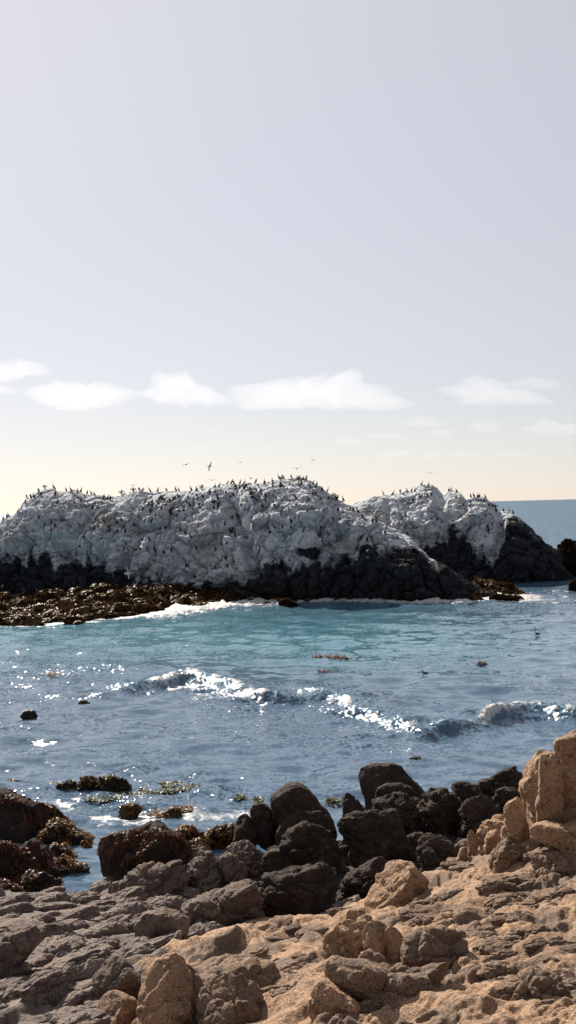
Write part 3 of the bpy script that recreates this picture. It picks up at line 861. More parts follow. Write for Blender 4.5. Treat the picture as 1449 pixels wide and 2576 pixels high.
# ------------------------------------------------------------------ boulders and blocks
ROCKS = {}
def outline_rock(pts, dist, depth=.8, e=.75, cell=.0, aniso=(1, 1, 1), cd=.10, rough=.06, seed=0, sub=None, mat='dark', lift=0.0, name='rock', parent=None, tilt=0.0, layer=0.0, zone=0.0, bury=0.35, facets=5):
    """a rounded body whose front view has the given outline; cells cut it by joints, layer adds bedding grooves"""
    a = np.array(pts, float)
    if dist is None:       # stand it where its foot meets the bedrock
        w_ = np.ptp(a[:, 0]); f_ = np.array([[a[:, 0].mean() + t * w_, a[:, 1].max() - .12 * np.ptp(a[:, 1])] for t in (-.15, 0, .15)])
        yb = ground_poly(f_)[:, 1].mean()
        dist = yb + .30 * depth * w_ / FOC * yb
    W = at(a[:, 0], a[:, 1], np.full(len(a), float(dist)))
    xz = W[:, [0, 2]]
    xz[:, 1] -= 0
    lo = xz[:, 1].min(); hi = xz[:, 1].max()
    # carry the foot into the ground
    low = xz[:, 1] < lo + .45 * (hi - lo)
    xz[low, 1] -= bury * sstep(0, 1, (lo + .45 * (hi - lo) - xz[low, 1]) / (.45 * (hi - lo) + 1e-6))
    c = np.array([(xz[:, 0].min() + xz[:, 0].max()) / 2, (xz[:, 1].min() + xz[:, 1].max()) / 2])
    # dense outline -> radius by angle
    D = np.concatenate([xz + (np.roll(xz, -1, 0) - xz) * t for t in np.linspace(0, 1, 12, endpoint=False)])
    ang = np.arctan2(D[:, 1] - c[1], D[:, 0] - c[0]); rad = np.linalg.norm(D - c, axis=1)
    bins = np.linspace(-math.pi, math.pi, 73)
    rb = np.full(72, np.nan)
    bi = np.clip(np.digitize(ang, bins) - 1, 0, 71)
    for k in range(72):
        if (bi == k).any(): rb[k] = rad[bi == k].max()
    kk = np.arange(72); ok = ~np.isnan(rb)
    rb = np.interp(kk, np.concatenate([kk[ok] - 72, kk[ok], kk[ok] + 72]), np.concatenate([rb[ok]] * 3))
    rb = (np.roll(rb, 1) + 2 * rb + np.roll(rb, -1)) / 4
    if cell and mat in ('dark', 'grey'): e = e * .82; facets += 3
    if sub is None: sub = 5 if np.ptp(a[:, 0]) > 92 else 4
    V, Fc = ico(sub)
    s = np.hypot(V[:, 0], V[:, 2]); th = np.arctan2(V[:, 2], V[:, 0])
    fb = (th + math.pi) / (2 * math.pi) * 72 - .5
    r = np.interp(fb, np.concatenate([[-1], kk, [72]]), np.concatenate([[rb[-1]], rb, [rb[0]]]))
    size = (xz.max(0) - xz.min(0)) / 2
    half = depth * min(size[0] * 1.1, (size[0] + size[1]) / 2)
    se = s ** e
    P = np.stack([np.cos(th) * r * se, np.sign(V[:, 1]) * np.abs(V[:, 1]) ** e * half, np.sin(th) * r * se], 1)
    if tilt: P[:, 1] += P[:, 2] * tilt
    # broken flat faces
    rs = np.random.RandomState(seed + 900)
    for _ in range(facets):
        nn = np.array((rs.uniform(-.9, .9), -rs.uniform(.35, 1), rs.uniform(-.5, .8))); nn /= np.linalg.norm(nn)
        h_ = P @ nn; lim = h_.max() * rs.uniform(.62, .86)
        ex = np.maximum(h_ - lim, 0)
        P = P - nn * (ex * .95)[:, None]
    sz = float(size.mean())
    off = np.array((seed * 3.17, seed * 1.31, seed * 2.77))
    n = P / np.maximum(np.linalg.norm(P, axis=1)[:, None], 1e-6)
    q = P + off
    d = rough * sz * 1.6 * fbm(q / sz * 1.1, 3, seed)
    wq = q + .18 * sz * np.stack([noise3(q / sz * 1.5 + i * 5.3, seed + 3 + i) for i in range(3)], 1)
    if cell:
        f1, f2, cid = voronoi(wq / cell / np.array(aniso), seed + 7)
        ee = f2 - f1
        d += 1.15 * cd * (1 - np.exp(-ee * 10) - .75) + cd * .95 * (((cid // 7) % 101) / 101 - .5)
        f1, f2, cid = voronoi(wq / (cell * .42) / np.array(aniso), seed + 8)
        d += cd * .38 * (1 - np.exp(-(f2 - f1) * 9) - .6) + cd * .35 * (((cid // 7) % 101) / 101 - .5)
    if layer:
        z_ = (wq[:, 2] + .25 * wq[:, 0]) / layer
        d -= .10 * layer * 3 * np.exp(-((z_ - np.floor(z_) - .5) / .13) ** 2) * sstep(-.2, .3, noise3(q * 1.2, seed + 30))
    d += .05 * min(sz, 1.2) * (ridged(q * 2.2 / max(sz, .5), 3, seed + 11) - .6) + .03 * fbm(q * 3.5, 4, seed + 14, .62)
    P = P + n * d[:, None]
    org = np.array((c[0], dist, c[1] - size[1]))
    P[:, 2] += size[1] + lift
    me = mesh_np(name, P, Fc, {'zone': np.full(len(P), zone)})
    o = link(name, me, M[mat], parent, None if parent else Vector(org))
    if parent: o.location = Vector(org) - parent.location
    o['_v'] = 0
    del o['_v']
    return o, P + org, Fc

def boulder(label, pts, dist, cat='boulder', name='boulder', **kw):
    o, V, Fc = outline_rock(pts, dist, name=name, **kw)
    tag(o, label, cat)
    ROCKS[label] = (o, V, Fc)
    return o

def block_group(label, pieces, cat='rock outcrop', name='rock_outcrop', group=None):
    """an outcrop made of several joined blocks"""
    a = np.array(pieces[0][0], float)
    c = at(a[:, 0].mean(), a[:, 1].max(), pieces[0][1] or ground_poly([(a[:, 0].mean(), a[:, 1].max())])[0, 1])
    root = bpy.data.objects.new(name, None); COL.objects.link(root); root.location = Vector(c)
    tag(root, label, cat, group)
    for k, (pts, dist, kw) in enumerate(pieces):
        o, V, Fc = outline_rock(pts, dist, name='rock', parent=root, **kw)
        ROCKS[label + str(k)] = (o, V, Fc)
    return root

# dark jointed outcrop, left half
o1 = boulder('tall rounded dark boulder with pointed crown in the middle of the near shore',
    P7([(300, 490), (278, 420), (283, 375), (330, 340), (380, 305), (440, 288), (490, 298), (545, 335), (600, 395), (650, 450), (690, 500), (735, 560), (745, 640), (690, 690), (560, 690), (450, 690), (360, 640), (320, 580)]), 48.5, e=.85, rough=.03, seed=1, mat='dark', depth=.75)
o, V, Fc = outline_rock(P7([(325, 660), (335, 580), (380, 545), (455, 512), (500, 485), (640, 482), (700, 530), (750, 600), (745, 680), (640, 710), (480, 710), (340, 700)]), 47.2, e=.72, rough=.03, seed=2, mat='dark', depth=.55, name='rock_slab', parent=o1)
boulder('blunt dark finger of rock beside a water pool, left of the striped rock', P7([(20, 690), (30, 580), (60, 515), (95, 496), (130, 525), (165, 590), (200, 640), (190, 720), (110, 790), (40, 750)]), 48.3, e=.8, seed=3, mat='dark', rough=.05)
boulder('small striped dark rock with pale curved veins against the tall rounded boulder', P7([(140, 520), (150, 460), (185, 433), (240, 433), (290, 480), (320, 560), (325, 640), (290, 690), (215, 670), (165, 600)]), 48.6, e=.8, seed=4, mat='dark', layer=.16, tilt=.2)
boulder('stepped brown rock pile with five small ledges below the striped rock', P7([(120, 745), (122, 680), (170, 652), (240, 643), (300, 680), (370, 690), (390, 740), (330, 800), (230, 830), (150, 820)]), None, e=.7, seed=5, mat='dark', cell=.42, aniso=(1.4, 1, .6), cd=.13)
boulder('low brown ledge filling the notch below the blunt dark finger', P7([(-40, 780), (20, 720), (110, 700), (180, 760), (240, 810), (250, 920), (120, 980), (-20, 950)]), 45.4, e=.64, seed=84, mat='grey', cell=.4, aniso=(1.4, 1, .6), cd=.12)
boulder('big dark jointed mound of ledges directly below the tall rounded boulder', P7([(230, 945), (235, 790), (280, 755), (350, 745), (365, 690), (430, 640), (530, 603), (600, 638), (700, 648), (755, 700), (785, 800), (780, 890), (700, 920), (580, 920), (430, 940), (300, 970)]), None, e=.68, seed=6, mat='dark', cell=.8, aniso=(1.5, 1.2, .62), cd=.17)
boulder('squat dark block with pitted face at the bottom of the jointed outcrop', P7([(195, 1020), (255, 958), (380, 928), (520, 898), (640, 888), (745, 900), (765, 1050), (700, 1160), (560, 1225), (420, 1275), (300, 1295), (215, 1240), (192, 1120)]), None, e=.66, seed=7, mat='dark', cell=.7, aniso=(1.3, 1.2, .7), cd=.15)
boulder('brown blocky rock left of the squat pitted block', P7([(-70, 1080), (-5, 1003), (60, 997), (115, 1000), (180, 1008), (212, 1100), (222, 1200), (245, 1275), (100, 1310), (-60, 1320)]), None, e=.68, seed=8, mat='grey', cell=.55, aniso=(1, 1, .7), cd=.14)
# dark jointed outcrop, right half
o1 = boulder('largest dark flat topped boulder standing against the water right of centre',
    P7([(955, 450), (935, 340), (908, 270), (913, 205), (955, 178), (1020, 153), (1080, 163), (1130, 148), (1200, 163), (1250, 212), (1290, 258), (1340, 308), (1400, 383), (1400, 450), (1280, 470), (1120, 470), (1000, 480)]), 52.5, e=.7, rough=.025, seed=9, mat='dark', depth=.75)
o, V, Fc = outline_rock(P7([(1022, 400), (1040, 320), (1090, 288), (1180, 283), (1270, 303), (1320, 360), (1360, 430), (1330, 470), (1200, 470), (1060, 460)]), 50.9, e=.75, rough=.03, seed=10, mat='dark', depth=.45, name='rock_slab', parent=o1)
boulder('small ridged dark rock leaning in front of the water between the two tall boulders', P7([(795, 520), (785, 440), (778, 370), (815, 348), (860, 368), (900, 410), (948, 450), (950, 520), (880, 560), (810, 550)]), 50.0, e=.75, seed=11, mat='dark', layer=.3, tilt=.1)
boulder('broad dark block with two horizontal cracks under the ridged rock', P7([(750, 660), (738, 580), (790, 548), (860, 505), (940, 505), (1000, 480), (1060, 505), (1150, 500), (1200, 560), (1240, 640), (1280, 700), (1330, 800), (1310, 880), (1100, 890), (900, 850), (810, 815), (778, 730)]), None, e=.62, seed=12, mat='dark', cell=1.15, aniso=(1.5, 1.2, .6), cd=.16, depth=.6)
boulder('lumpy brown topped rock just below the largest flat topped boulder', P7([(1010, 490), (1020, 412), (1090, 398), (1190, 373), (1250, 398), (1320, 396), (1370, 445), (1392, 530), (1405, 660), (1300, 720), (1200, 640), (1120, 570), (1040, 540)]), 48.3, e=.68, seed=13, mat='dark', cell=.62, aniso=(1.4, 1.2, .6), cd=.17)
boulder('low dark ledges in the gully left of the standing tan rock', P7([(758, 1040), (800, 985), (830, 945), (930, 890), (1060, 828), (1110, 850), (1110, 930), (1010, 1010), (930, 1090), (860, 1160), (790, 1170), (762, 1100)]), None, e=.65, seed=14, mat='dark', cell=.6, aniso=(1.5, 1, .6), cd=.15)
boulder('finely layered dark rock right of the lumpy brown topped rock', P8([(570, 490), (620, 438), (700, 408), (760, 428), (805, 490), (820, 570), (810, 640), (760, 700), (650, 720), (600, 660), (585, 560)]), 47.5, e=.65, seed=15, mat='dark', cell=.6, aniso=(1.6, 1.2, .42), cd=.15)
boulder('stack of thin dark layers next to the small tan stones', P8([(798, 520), (850, 458), (920, 448), (1000, 478), (1020, 540), (970, 610), (900, 640), (850, 670), (805, 640)]), 46.0, e=.65, seed=16, mat='dark', cell=.5, aniso=(1.7, 1.2, .4), cd=.15)
block_group('long dark slab ridge sloping up to the right behind the tall tan boulder', [
    (P8([(870, 420), (890, 385), (960, 350), (1060, 300), (1150, 281), (1190, 300), (1190, 400), (1150, 470), (1060, 500), (950, 480), (880, 460)]), 51, dict(e=.66, seed=17, mat='dark', cell=.9, aniso=(1.6, 1.2, .55), cd=.17)),
    (P8([(748, 400), (780, 374), (850, 385), (930, 410), (960, 450), (900, 480), (800, 450), (755, 425)]), 50, dict(e=.7, seed=18, mat='dark', cell=.6, aniso=(1.5, 1.2, .6), cd=.12)),
    (P8([(985, 460), (1000, 410), (1060, 390), (1120, 400), (1145, 450), (1110, 510), (1040, 530), (995, 510)]), 48, dict(e=.75, seed=19, mat='dark', cell=.6, aniso=(1.5, 1.2, .6), cd=.12))])
boulder('dark blocky rock in deep shade at the head of the gully', P8([(560, 720), (575, 685), (620, 652), (690, 675), (750, 715), (800, 770), (770, 880), (650, 890), (580, 850), (555, 790)]), None, e=.66, seed=20, mat='dark', cell=.55, aniso=(1.2, 1.2, .7), cd=.14)
boulder('shaded dark rock wall between the broad cracked block and the tan slope', P8([(380, 760), (450, 690), (560, 660), (680, 690), (770, 700), (790, 800), (740, 880), (560, 880), (420, 860)]), 46.4, e=.6, seed=21, mat='dark', cell=.9, aniso=(1.2, 1.2, .8), cd=.14, depth=.4)
# weed covered rocks at the water
boulder('black weed topped rock wedge between the water channel and the jointed outcrop', P6([(430, 650), (465, 545), (466, 460), (530, 428), (620, 393), (700, 368), (760, 330), (810, 333), (860, 378), (920, 408), (960, 450), (965, 500), (900, 540), (860, 570), (740, 600), (640, 660), (590, 700), (480, 690)]), None, e=.62, seed=22, mat='black', rough=.05, cell=1.3, cd=.12, depth=.6)
block_group('low black rocks draped in golden kelp behind the black wedge', [
    (P6([(870, 400), (900, 365), (960, 360), (1010, 400), (1050, 440), (1000, 470), (920, 450)]), 52, dict(e=.7, seed=23, mat='black', cell=.5, cd=.1)),
    (P6([(1000, 430), (1060, 370), (1120, 360), (1190, 345), (1200, 390), (1150, 440), (1080, 470)]), 52.5, dict(e=.7, seed=24, mat='black', cell=.5, cd=.1)),
    (P6([(955, 480), (970, 430), (1010, 425), (1050, 470), (1030, 500)]), 50.5, dict(e=.7, seed=25, mat='black', sub=4))])
boulder('large black weedy reef rock at the left edge beside the open water', P6([(-150, 200), (-60, 188), (0, 183), (60, 208), (130, 223), (200, 243), (260, 278), (310, 318), (345, 350), (390, 390), (360, 450), (250, 470), (100, 470), (-150, 470)]), 56, e=.6, seed=26, mat='black', cell=1.4, cd=.16, rough=.05, sub=5, depth=.6)
block_group('kelp edged black rocks in front of the large reef rock', [
    (P6([(180, 420), (220, 385), (260, 330), (310, 330), (370, 370), (430, 390), (495, 430), (430, 460), (330, 465), (240, 460)]), 54.5, dict(e=.65, seed=27, mat='black', cell=.5, cd=.12)),
    (P6([(395, 465), (420, 435), (455, 445), (465, 475), (430, 490)]), 53.5, dict(e=.75, seed=28, mat='black', sub=4))])
block_group('steep black rock mass left of the narrow water channel', [
    (P6([(90, 640), (60, 540), (100, 460), (160, 430), (220, 465), (280, 560), (340, 600), (300, 660), (200, 700), (120, 710)]), 49.5, dict(e=.62, seed=29, mat='black', cell=1.0, cd=.13)),
    (P6([(-120, 520), (-40, 450), (40, 448), (110, 470), (160, 560), (170, 680), (60, 720), (-120, 720)]), 49.0, dict(e=.62, seed=30, mat='black', cell=1.0, cd=.13)),
    (P6([(50, 680), (110, 610), (220, 590), (300, 640), (285, 690), (200, 712), (80, 735)]), 47.6, dict(e=.62, seed=85, mat='black', cell=.7, cd=.12)),
    (P6([(240, 500), (270, 452), (330, 465), (385, 510), (370, 530), (300, 530)]), 52, dict(e=.65, seed=31, mat='black', cell=.5, cd=.1)),
    (P6([(290, 570), (310, 510), (370, 540), (450, 560), (420, 590), (380, 620), (320, 620)]), 50.3, dict(e=.65, seed=32, mat='black', cell=.5, cd=.1))])
boulder('black rounded rock in the corner below the steep reef at the left edge', P6([(-120, 650), (-40, 640), (30, 640), (90, 665), (130, 720), (100, 790), (-120, 800)]), 46.0, e=.7, seed=33, mat='black', cell=.8, cd=.1)
boulder('small flat wet stone at the end of the water channel', P6([(192, 700), (215, 682), (250, 673), (292, 685), (280, 705), (220, 722)]), 46.6, e=.75, seed=34, mat='black', sub=4, cell=.4, cd=.05, bury=.1)
boulder('small pointed wet stone standing in the water channel', P6([(335, 685), (350, 662), (385, 653), (415, 660), (390, 675), (360, 695)]), 48.2, e=.8, seed=35, mat='black', sub=4, bury=.1)
# brown blocks between shelf and outcrop
boulder('long row of brown rounded blocks at the foot of the black wedge', P6([(588, 670), (640, 600), (720, 568), (820, 558), (900, 545), (945, 590), (940, 690), (840, 715), (700, 730), (620, 740)]), None, e=.66, seed=36, mat='grey', cell=.62, aniso=(1.3, 1.1, .75), cd=.16)
boulder('brown block with pale stain right of the row of rounded blocks', P6([(930, 640), (942, 540), (1005, 508), (1085, 508), (1110, 560), (1140, 640), (1060, 700), (960, 710)]), None, e=.62, seed=37, mat='grey', cell=.6, aniso=(1, 1, .8), cd=.12)
boulder('upright dark brown block against the right side of the stained block', P6([(1085, 520), (1140, 488), (1190, 518), (1228, 590), (1230, 660), (1140, 680), (1110, 600)]), None, e=.66, seed=38, mat='grey', cell=.6, cd=.12)
boulder('flat brown slab lying above the row of rounded blocks', P6([(868, 560), (878, 493), (960, 463), (1040, 468), (1065, 515), (1000, 545), (920, 570)]), 46.0, e=.62, seed=39, mat='grey', cell=.7, cd=.1)
boulder('long brown rock with steep shaded front in the middle of the shelf', P6([(880, 850), (920, 780), (1040, 700), (1180, 658), (1290, 648), (1318, 720), (1310, 820), (1250, 860), (1100, 880), (970, 900)]), None, e=.6, seed=40, mat='grey', cell=.75, aniso=(1.3, 1.2, .8), cd=.17, depth=.7)
boulder('broad smooth grey boulder with shaded face in the middle of the shelf', P6([(668, 865), (720, 798), (820, 763), (885, 790), (945, 830), (940, 910), (860, 950), (740, 930)]), None, e=.68, seed=41, mat='grey', rough=.04)
boulder('black shaded hump beside the tall tan rocks at the bottom', P6([(460, 1150), (520, 1050), (590, 1018), (660, 1058), (705, 1110), (715, 1220), (620, 1250), (520, 1210)]), None, e=.7, seed=42, mat='grey', rough=.05, cell=1.1, cd=.08)
boulder('small wedge of tan rock on the edge between shelf and tan slope', P6([(1250, 900), (1290, 850), (1340, 838), (1400, 865), (1440, 905), (1350, 930)]), None, e=.7, seed=43, mat='tan', sub=4, rough=.05)
# tan rocks
boulder('standing hump of tan rock on the rim of the gully', P7([(910, 1180), (975, 1070), (1018, 1010), (1030, 960), (1088, 930), (1108, 880), (1150, 845), (1230, 833), (1290, 858), (1345, 910), (1395, 965), (1460, 1010), (1450, 1110), (1300, 1170), (1150, 1200), (1000, 1215)]), None, e=.75, seed=50, mat='tan', rough=.04, cell=1.2, cd=.06)
block_group('tallest cracked tan boulder at the right edge', [
    (P8([(1205, 620), (1150, 450), (1138, 380), (1168, 330), (1205, 250), (1245, 205), (1300, 200), (1400, 230), (1560, 220), (1600, 500), (1449, 560), (1300, 640)]), 37.0, dict(e=.55, seed=51, mat='tan', cell=1.5, cd=.12, depth=.7, rough=.04, sub=5)),
    (P8([(1240, 600), (1225, 470), (1240, 330), (1250, 200), (1290, 163), (1330, 180), (1370, 300), (1380, 480), (1330, 600)]), 36.0, dict(e=.55, seed=52, mat='tan', cell=1.5, cd=.08, depth=.5, rough=.03)),
    (P8([(1330, 215), (1325, 150), (1390, 108), (1449, 90), (1560, 80), (1600, 240), (1449, 245), (1370, 255)]), 36.6, dict(e=.6, seed=53, mat='tan', cell=1.2, cd=.08, depth=.8))])
boulder('rounded ochre boulder leaning on the left of the tallest tan boulder', P8([(1050, 600), (1038, 515), (1070, 474), (1140, 448), (1165, 520), (1200, 600), (1190, 690), (1120, 680), (1075, 640)]), 38.2, e=.7, seed=54, mat='tan', rough=.04)
boulder('flat tan rock at the foot of the tallest tan boulder', P8([(1195, 650), (1225, 610), (1290, 598), (1400, 620), (1560, 560), (1600, 760), (1449, 740), (1300, 700), (1210, 690)]), 35.0, e=.65, seed=55, mat='tan', rough=.05)
block_group('cluster of small broken tan stones on the gully rim', [
    (P8([(893, 660), (920, 598), (980, 585), (1055, 600), (1070, 660), (1000, 710), (910, 730)]), 39.8, dict(e=.65, seed=56, mat='tan', cell=.5, cd=.09)),
    (P8([(833, 700), (848, 642), (890, 638), (908, 690), (875, 760), (838, 765)]), 39.6, dict(e=.65, seed=57, mat='tan', sub=4)),
    (P8([(773, 790), (798, 735), (835, 730), (835, 790), (800, 820)]), 39.4, dict(e=.65, seed=58, mat='tan', sub=4)),
    (P8([(925, 720), (948, 660), (1010, 638), (1045, 670), (1020, 730), (950, 750)]), 38.8, dict(e=.65, seed=59, mat='tan', sub=4)),
    (P8([(1020, 680), (1030, 625), (1070, 610), (1100, 650), (1120, 700), (1050, 720)]), 38.6, dict(e=.65, seed=60, mat='tan', sub=4)),
    (P8([(960, 600), (985, 555), (1030, 548), (1060, 590), (1020, 620)]), 40.4, dict(e=.65, seed=61, mat='tan', sub=4))])
boulder('greyish tan mound below the cluster of broken stones', P8([(955, 880), (965, 790), (1008, 718), (1080, 676), (1142, 688), (1172, 760), (1140, 840), (1050, 890), (1000, 900)]), None, e=.7, seed=62, mat='patina', rough=.06, cell=.9, cd=.08)
boulder('low rounded tan rock right of the greyish tan mound', P8([(1140, 760), (1160, 705), (1210, 683), (1300, 688), (1365, 740), (1350, 810), (1250, 820), (1160, 820)]), None, e=.7, seed=63, mat='patina', rough=.06)
boulder('broken tan ledge with dark hollow at the right edge', P8([(1190, 830), (1240, 785), (1300, 765), (1400, 755), (1500, 800), (1560, 900), (1449, 930), (1340, 910), (1250, 880)]), None, e=.65, seed=64, mat='patina', rough=.06, cell=.6, cd=.12)
block_group('round split boulder with two lobes on the tan slope', [
    (P8([(238, 1215), (268, 1170), (320, 1148), (378, 1163), (388, 1250), (378, 1360), (320, 1400), (275, 1340), (245, 1265)]), 27.7, dict(e=.85, seed=65, mat='tan', rough=.02, depth=.9)),
    (P8([(368, 1195), (420, 1178), (470, 1230), (495, 1290), (500, 1380), (440, 1450), (385, 1440), (372, 1300)]), 27.6, dict(e=.85, seed=66, mat='tan', rough=.02, depth=.9))], 'boulder', 'split_boulder')
boulder('bulging tan rock just left of the round split boulder', P8([(18, 1295), (38, 1220), (88, 1158), (170, 1106), (240, 1088), (305, 1118), (330, 1170), (290, 1250), (280, 1340), (210, 1400), (120, 1410), (60, 1360)]), None, e=.72, seed=67, mat='tan', rough=.05, cell=1.0, cd=.09)
boulder('knobbly brown rock below the round split boulder', P8([(218, 1420), (238, 1350), (300, 1333), (352, 1358), (405, 1440), (410, 1560), (350, 1590), (280, 1560), (240, 1490)]), None, e=.7, seed=68, mat='patina', rough=.05, cell=.5, cd=.09)
block_group('rough tan outcrop that throws the long shadow right of the split boulder', [
    (P8([(0, 1450), (60, 1400), (250, 1390), (420, 1440), (560, 1440), (800, 1390), (838, 1440), (760, 1540), (640, 1650), (480, 1720), (300, 1660), (160, 1530)]), None, dict(e=.6, seed=82, mat='patina', rough=.05, cell=1.1, aniso=(1.4, 1.2, .7), cd=.12, depth=.5, sub=5, facets=9)),
    (P8([(470, 1330), (520, 1250), (600, 1210), (700, 1215), (800, 1228), (830, 1290), (815, 1400), (770, 1480), (640, 1500), (540, 1460)]), None, dict(e=.66, seed=69, mat='patina', rough=.05, cell=.8, aniso=(1.4, 1.2, .7), cd=.12)),
    (P8([(545, 1400), (560, 1338), (640, 1328), (705, 1360), (725, 1430), (690, 1490), (600, 1480)]), None, dict(e=.75, seed=70, mat='patina', rough=.05)),
    (P8([(385, 1520), (480, 1445), (610, 1460), (640, 1560), (570, 1670), (450, 1700), (370, 1660)]), None, dict(e=.66, seed=71, mat='patina', rough=.04, cell=1.2, cd=.08))])
block_group('pair of tall smooth tan rocks at the bottom edge left of centre', [
    (P6([(620, 1700), (680, 1330), (698, 1230), (713, 1120), (742, 1075), (800, 1060), (850, 1018), (895, 1026), (935, 1100), (965, 1300), (1000, 1700)]), 26.4, dict(e=.62, seed=72, mat='tan', rough=.06, cell=1.3, cd=.10, sub=6, facets=10, depth=1.1)),
    (P6([(860, 1700), (875, 1200), (890, 1050), (950, 1036), (990, 1095), (1030, 1180), (1075, 1400), (1100, 1700)]), 26.9, dict(e=.66, seed=73, mat='patina', rough=.06, cell=1.1, cd=.10, facets=8, depth=1.1)),
    (P6([(700, 1700), (740, 1300), (820, 1130), (980, 1080), (1100, 1060), (1250, 1050), (1400, 1080), (1440, 1250), (1420, 1700)]), 27.6, dict(e=.6, seed=83, mat='patina', rough=.06, cell=.8, cd=.14, sub=5, facets=9, depth=.8))])
boulder('long low tan rock at the bottom edge left of the smooth pair', P6([(465, 1290), (515, 1210), (600, 1206), (685, 1240), (720, 1320), (740, 1600), (430, 1600), (450, 1330)]), 27.0, e=.66, seed=74, mat='tan', rough=.05)
boulder('small round tan stone perched above the long low tan rock', P6([(443, 1225), (468, 1182), (512, 1182), (535, 1212), (500, 1245)]), 28.2, e=.8, seed=75, mat='tan', sub=4, rough=.04)
boulder('lumpy tan boulder right of the smooth pair at the bottom edge', P6([(1000, 1290), (1020, 1180), (1060, 1120), (1140, 1090), (1230, 1110), (1290, 1180), (1330, 1290), (1330, 1650), (1020, 1650)]), 26.0, e=.7, seed=76, mat='patina', rough=.05, cell=.7, cd=.13)
boulder('smooth tan slab at the bottom edge in the middle', P8([(-60, 1650), (-40, 1540), (20, 1500), (110, 1560), (220, 1610), (250, 1700), (200, 1800), (-40, 1800)]), None, e=.66, seed=77, mat='tan', rough=.04, cell=1.2, cd=.06)
boulder('pitted tan rock with two dark hollows near the bottom right corner', P8([(960, 1660), (1000, 1560), (1080, 1500), (1200, 1450), (1300, 1460), (1380, 1470), (1390, 1530), (1280, 1600), (1180, 1650), (1060, 1700)]), None, e=.66, seed=78, mat='patina', rough=.06, cell=.6, cd=.14)
boulder('grey shelf block with undercut front at the left edge', P6([(-100, 1010), (-20, 920), (60, 890), (180, 880), (240, 890), (200, 940), (130, 1000), (80, 1070), (-100, 1130)]), None, e=.62, seed=79, mat='grey', rough=.04, cell=1.0, cd=.12)

# dark rubble on the gully floor
gully_root = bpy.data.objects.new('gully_rocks', None); COL.objects.link(gully_root)
tag(gully_root, 'shaded rubble of dark blocks filling the gully below the dark outcrops', 'rubble')
gd = bpy.data.materials['gully_granite']
for me_ in KNOBS: me_.materials.append(M['patina'])
rs = np.random.RandomState(12)
n_ = 0
while n_ < 55:
    x, y = rs.uniform(-4, 8), rs.uniform(34, 52)
    if signed(np.array([[x, y]]), DARK_POLY)[0] < .1: continue
    s = rs.uniform(.6, 1.35)
    stand(KNOBS[rs.randint(10)], x, y, .05, (s, s, s * rs.uniform(.8, 1.4)), rs.uniform(0, 6.3), rs.uniform(-.3, .3), gd, gully_root)
    n_ += 1
# gritty lumps grown out of the tan slope, in the patches where the photograph shows them
tan_root = bpy.data.objects.new('tan_knobs', None); COL.objects.link(tan_root)
tag(tan_root, 'rough knobs and low ribs of tan granite scattered over the worn slope', 'rock')
PATCH = [((1050, 990), 150, 50, 12), ((1070, 1075), 70, 35, 7), ((600, 1130), 120, 65, 12), ((1170, 1560), 210, 110, 20), ((1300, 1080), 110, 60, 9), ((1150, 1230), 150, 70, 14), ((1300, 1340), 110, 60, 8), ((980, 1400), 80, 60, 7),
         ((1380, 1620), 80, 90, 7), ((880, 1310), 60, 40, 4), ((60, 1130), 90, 40, 6), ((130, 1520), 120, 80, 10), ((330, 1640), 160, 60, 10), ((-250, 1500), 160, 140, 14), ((-130, 1260), 90, 60, 8), ((800, 860), 50, 30, 4), ((1350, 850), 100, 50, 8)]
for (cx, cy), rx, ry, k in PATCH:
    for _ in range(int(k * 1.5)):
        px, py = P8([(cx + rs.uniform(-1, 1) * rx, cy + rs.uniform(-1, 1) * ry)])[0]
        gp = ground_poly([(px, py)])[0]
        s = rs.uniform(.25, .85) ** 1.2 * gp[1] / 33
        stand(KNOBS[rs.randint(10)], float(gp[0]), float(gp[1]), .10 * s, (s * rs.uniform(1, 1.7), s, s * rs.uniform(.55, 1.0)), R(20) + rs.uniform(-.5, .5), rs.uniform(-.25, .1), None, tan_root)
# ------------------------------------------------------------------ rocks in the water
def sea_rock(label, pts, mat='weed_rock', name='sea_rock', **kw):
    a = np.array(pts, float)
    d_ = float(on_sea(a[:, 0].mean(), a[:, 1].max())[1])
    kw.setdefault('e', .68); kw.setdefault('sub', 4); kw.setdefault('bury', .4)
    return boulder(label, pts, d_, 'rock', name, mat=mat, **kw)

sea_rock('large brown sea rock cut by the right edge beside the island', P3([(1322, 760), (1318, 690), (1340, 662), (1390, 650), (1449, 655), (1600, 670), (1620, 900), (1430, 905), (1380, 840)]), seed=201, cell=2.2, cd=.5, rough=.07, sub=5)
sea_rock('small dark sea rock at the right edge below the large brown one', P3([(1393, 1000), (1400, 965), (1430, 935), (1480, 920), (1560, 960), (1560, 1005), (1449, 1005)]), seed=202, cell=1.2, cd=.25)
sea_rock('tiny brown rock standing clear of the surf under the island', P3([(415, 1090), (432, 1065), (455, 1060), (480, 1088)]), seed=203)
sea_rock('tiny dark rock in the surf, nearest the low weedy ledge', P3([(540, 1100), (560, 1080), (590, 1078), (605, 1098)]), seed=204)
sea_rock('flat dark rock awash right of the tiny dark rock', P3([(670, 1108), (690, 1096), (725, 1096), (742, 1108)]), seed=205)
sea_rock('long reddish weed covered rock reaching into the surf', P3([(835, 1062), (860, 1035), (920, 1030), (1000, 1045), (1060, 1050), (1095, 1072), (980, 1076), (880, 1076)]), seed=206, cell=1.2, cd=.25)
sea_rock('golden brown weed covered rock just above the long reddish one', P3([(815, 1035), (835, 985), (880, 962), (950, 955), (1010, 965), (1030, 985), (950, 1010), (900, 1035)]), seed=207, cell=1.4, cd=.3)
sea_rock('small dark rock awash beside the golden brown one', P3([(980, 1020), (1005, 1008), (1040, 1015), (1042, 1022)]), seed=208)
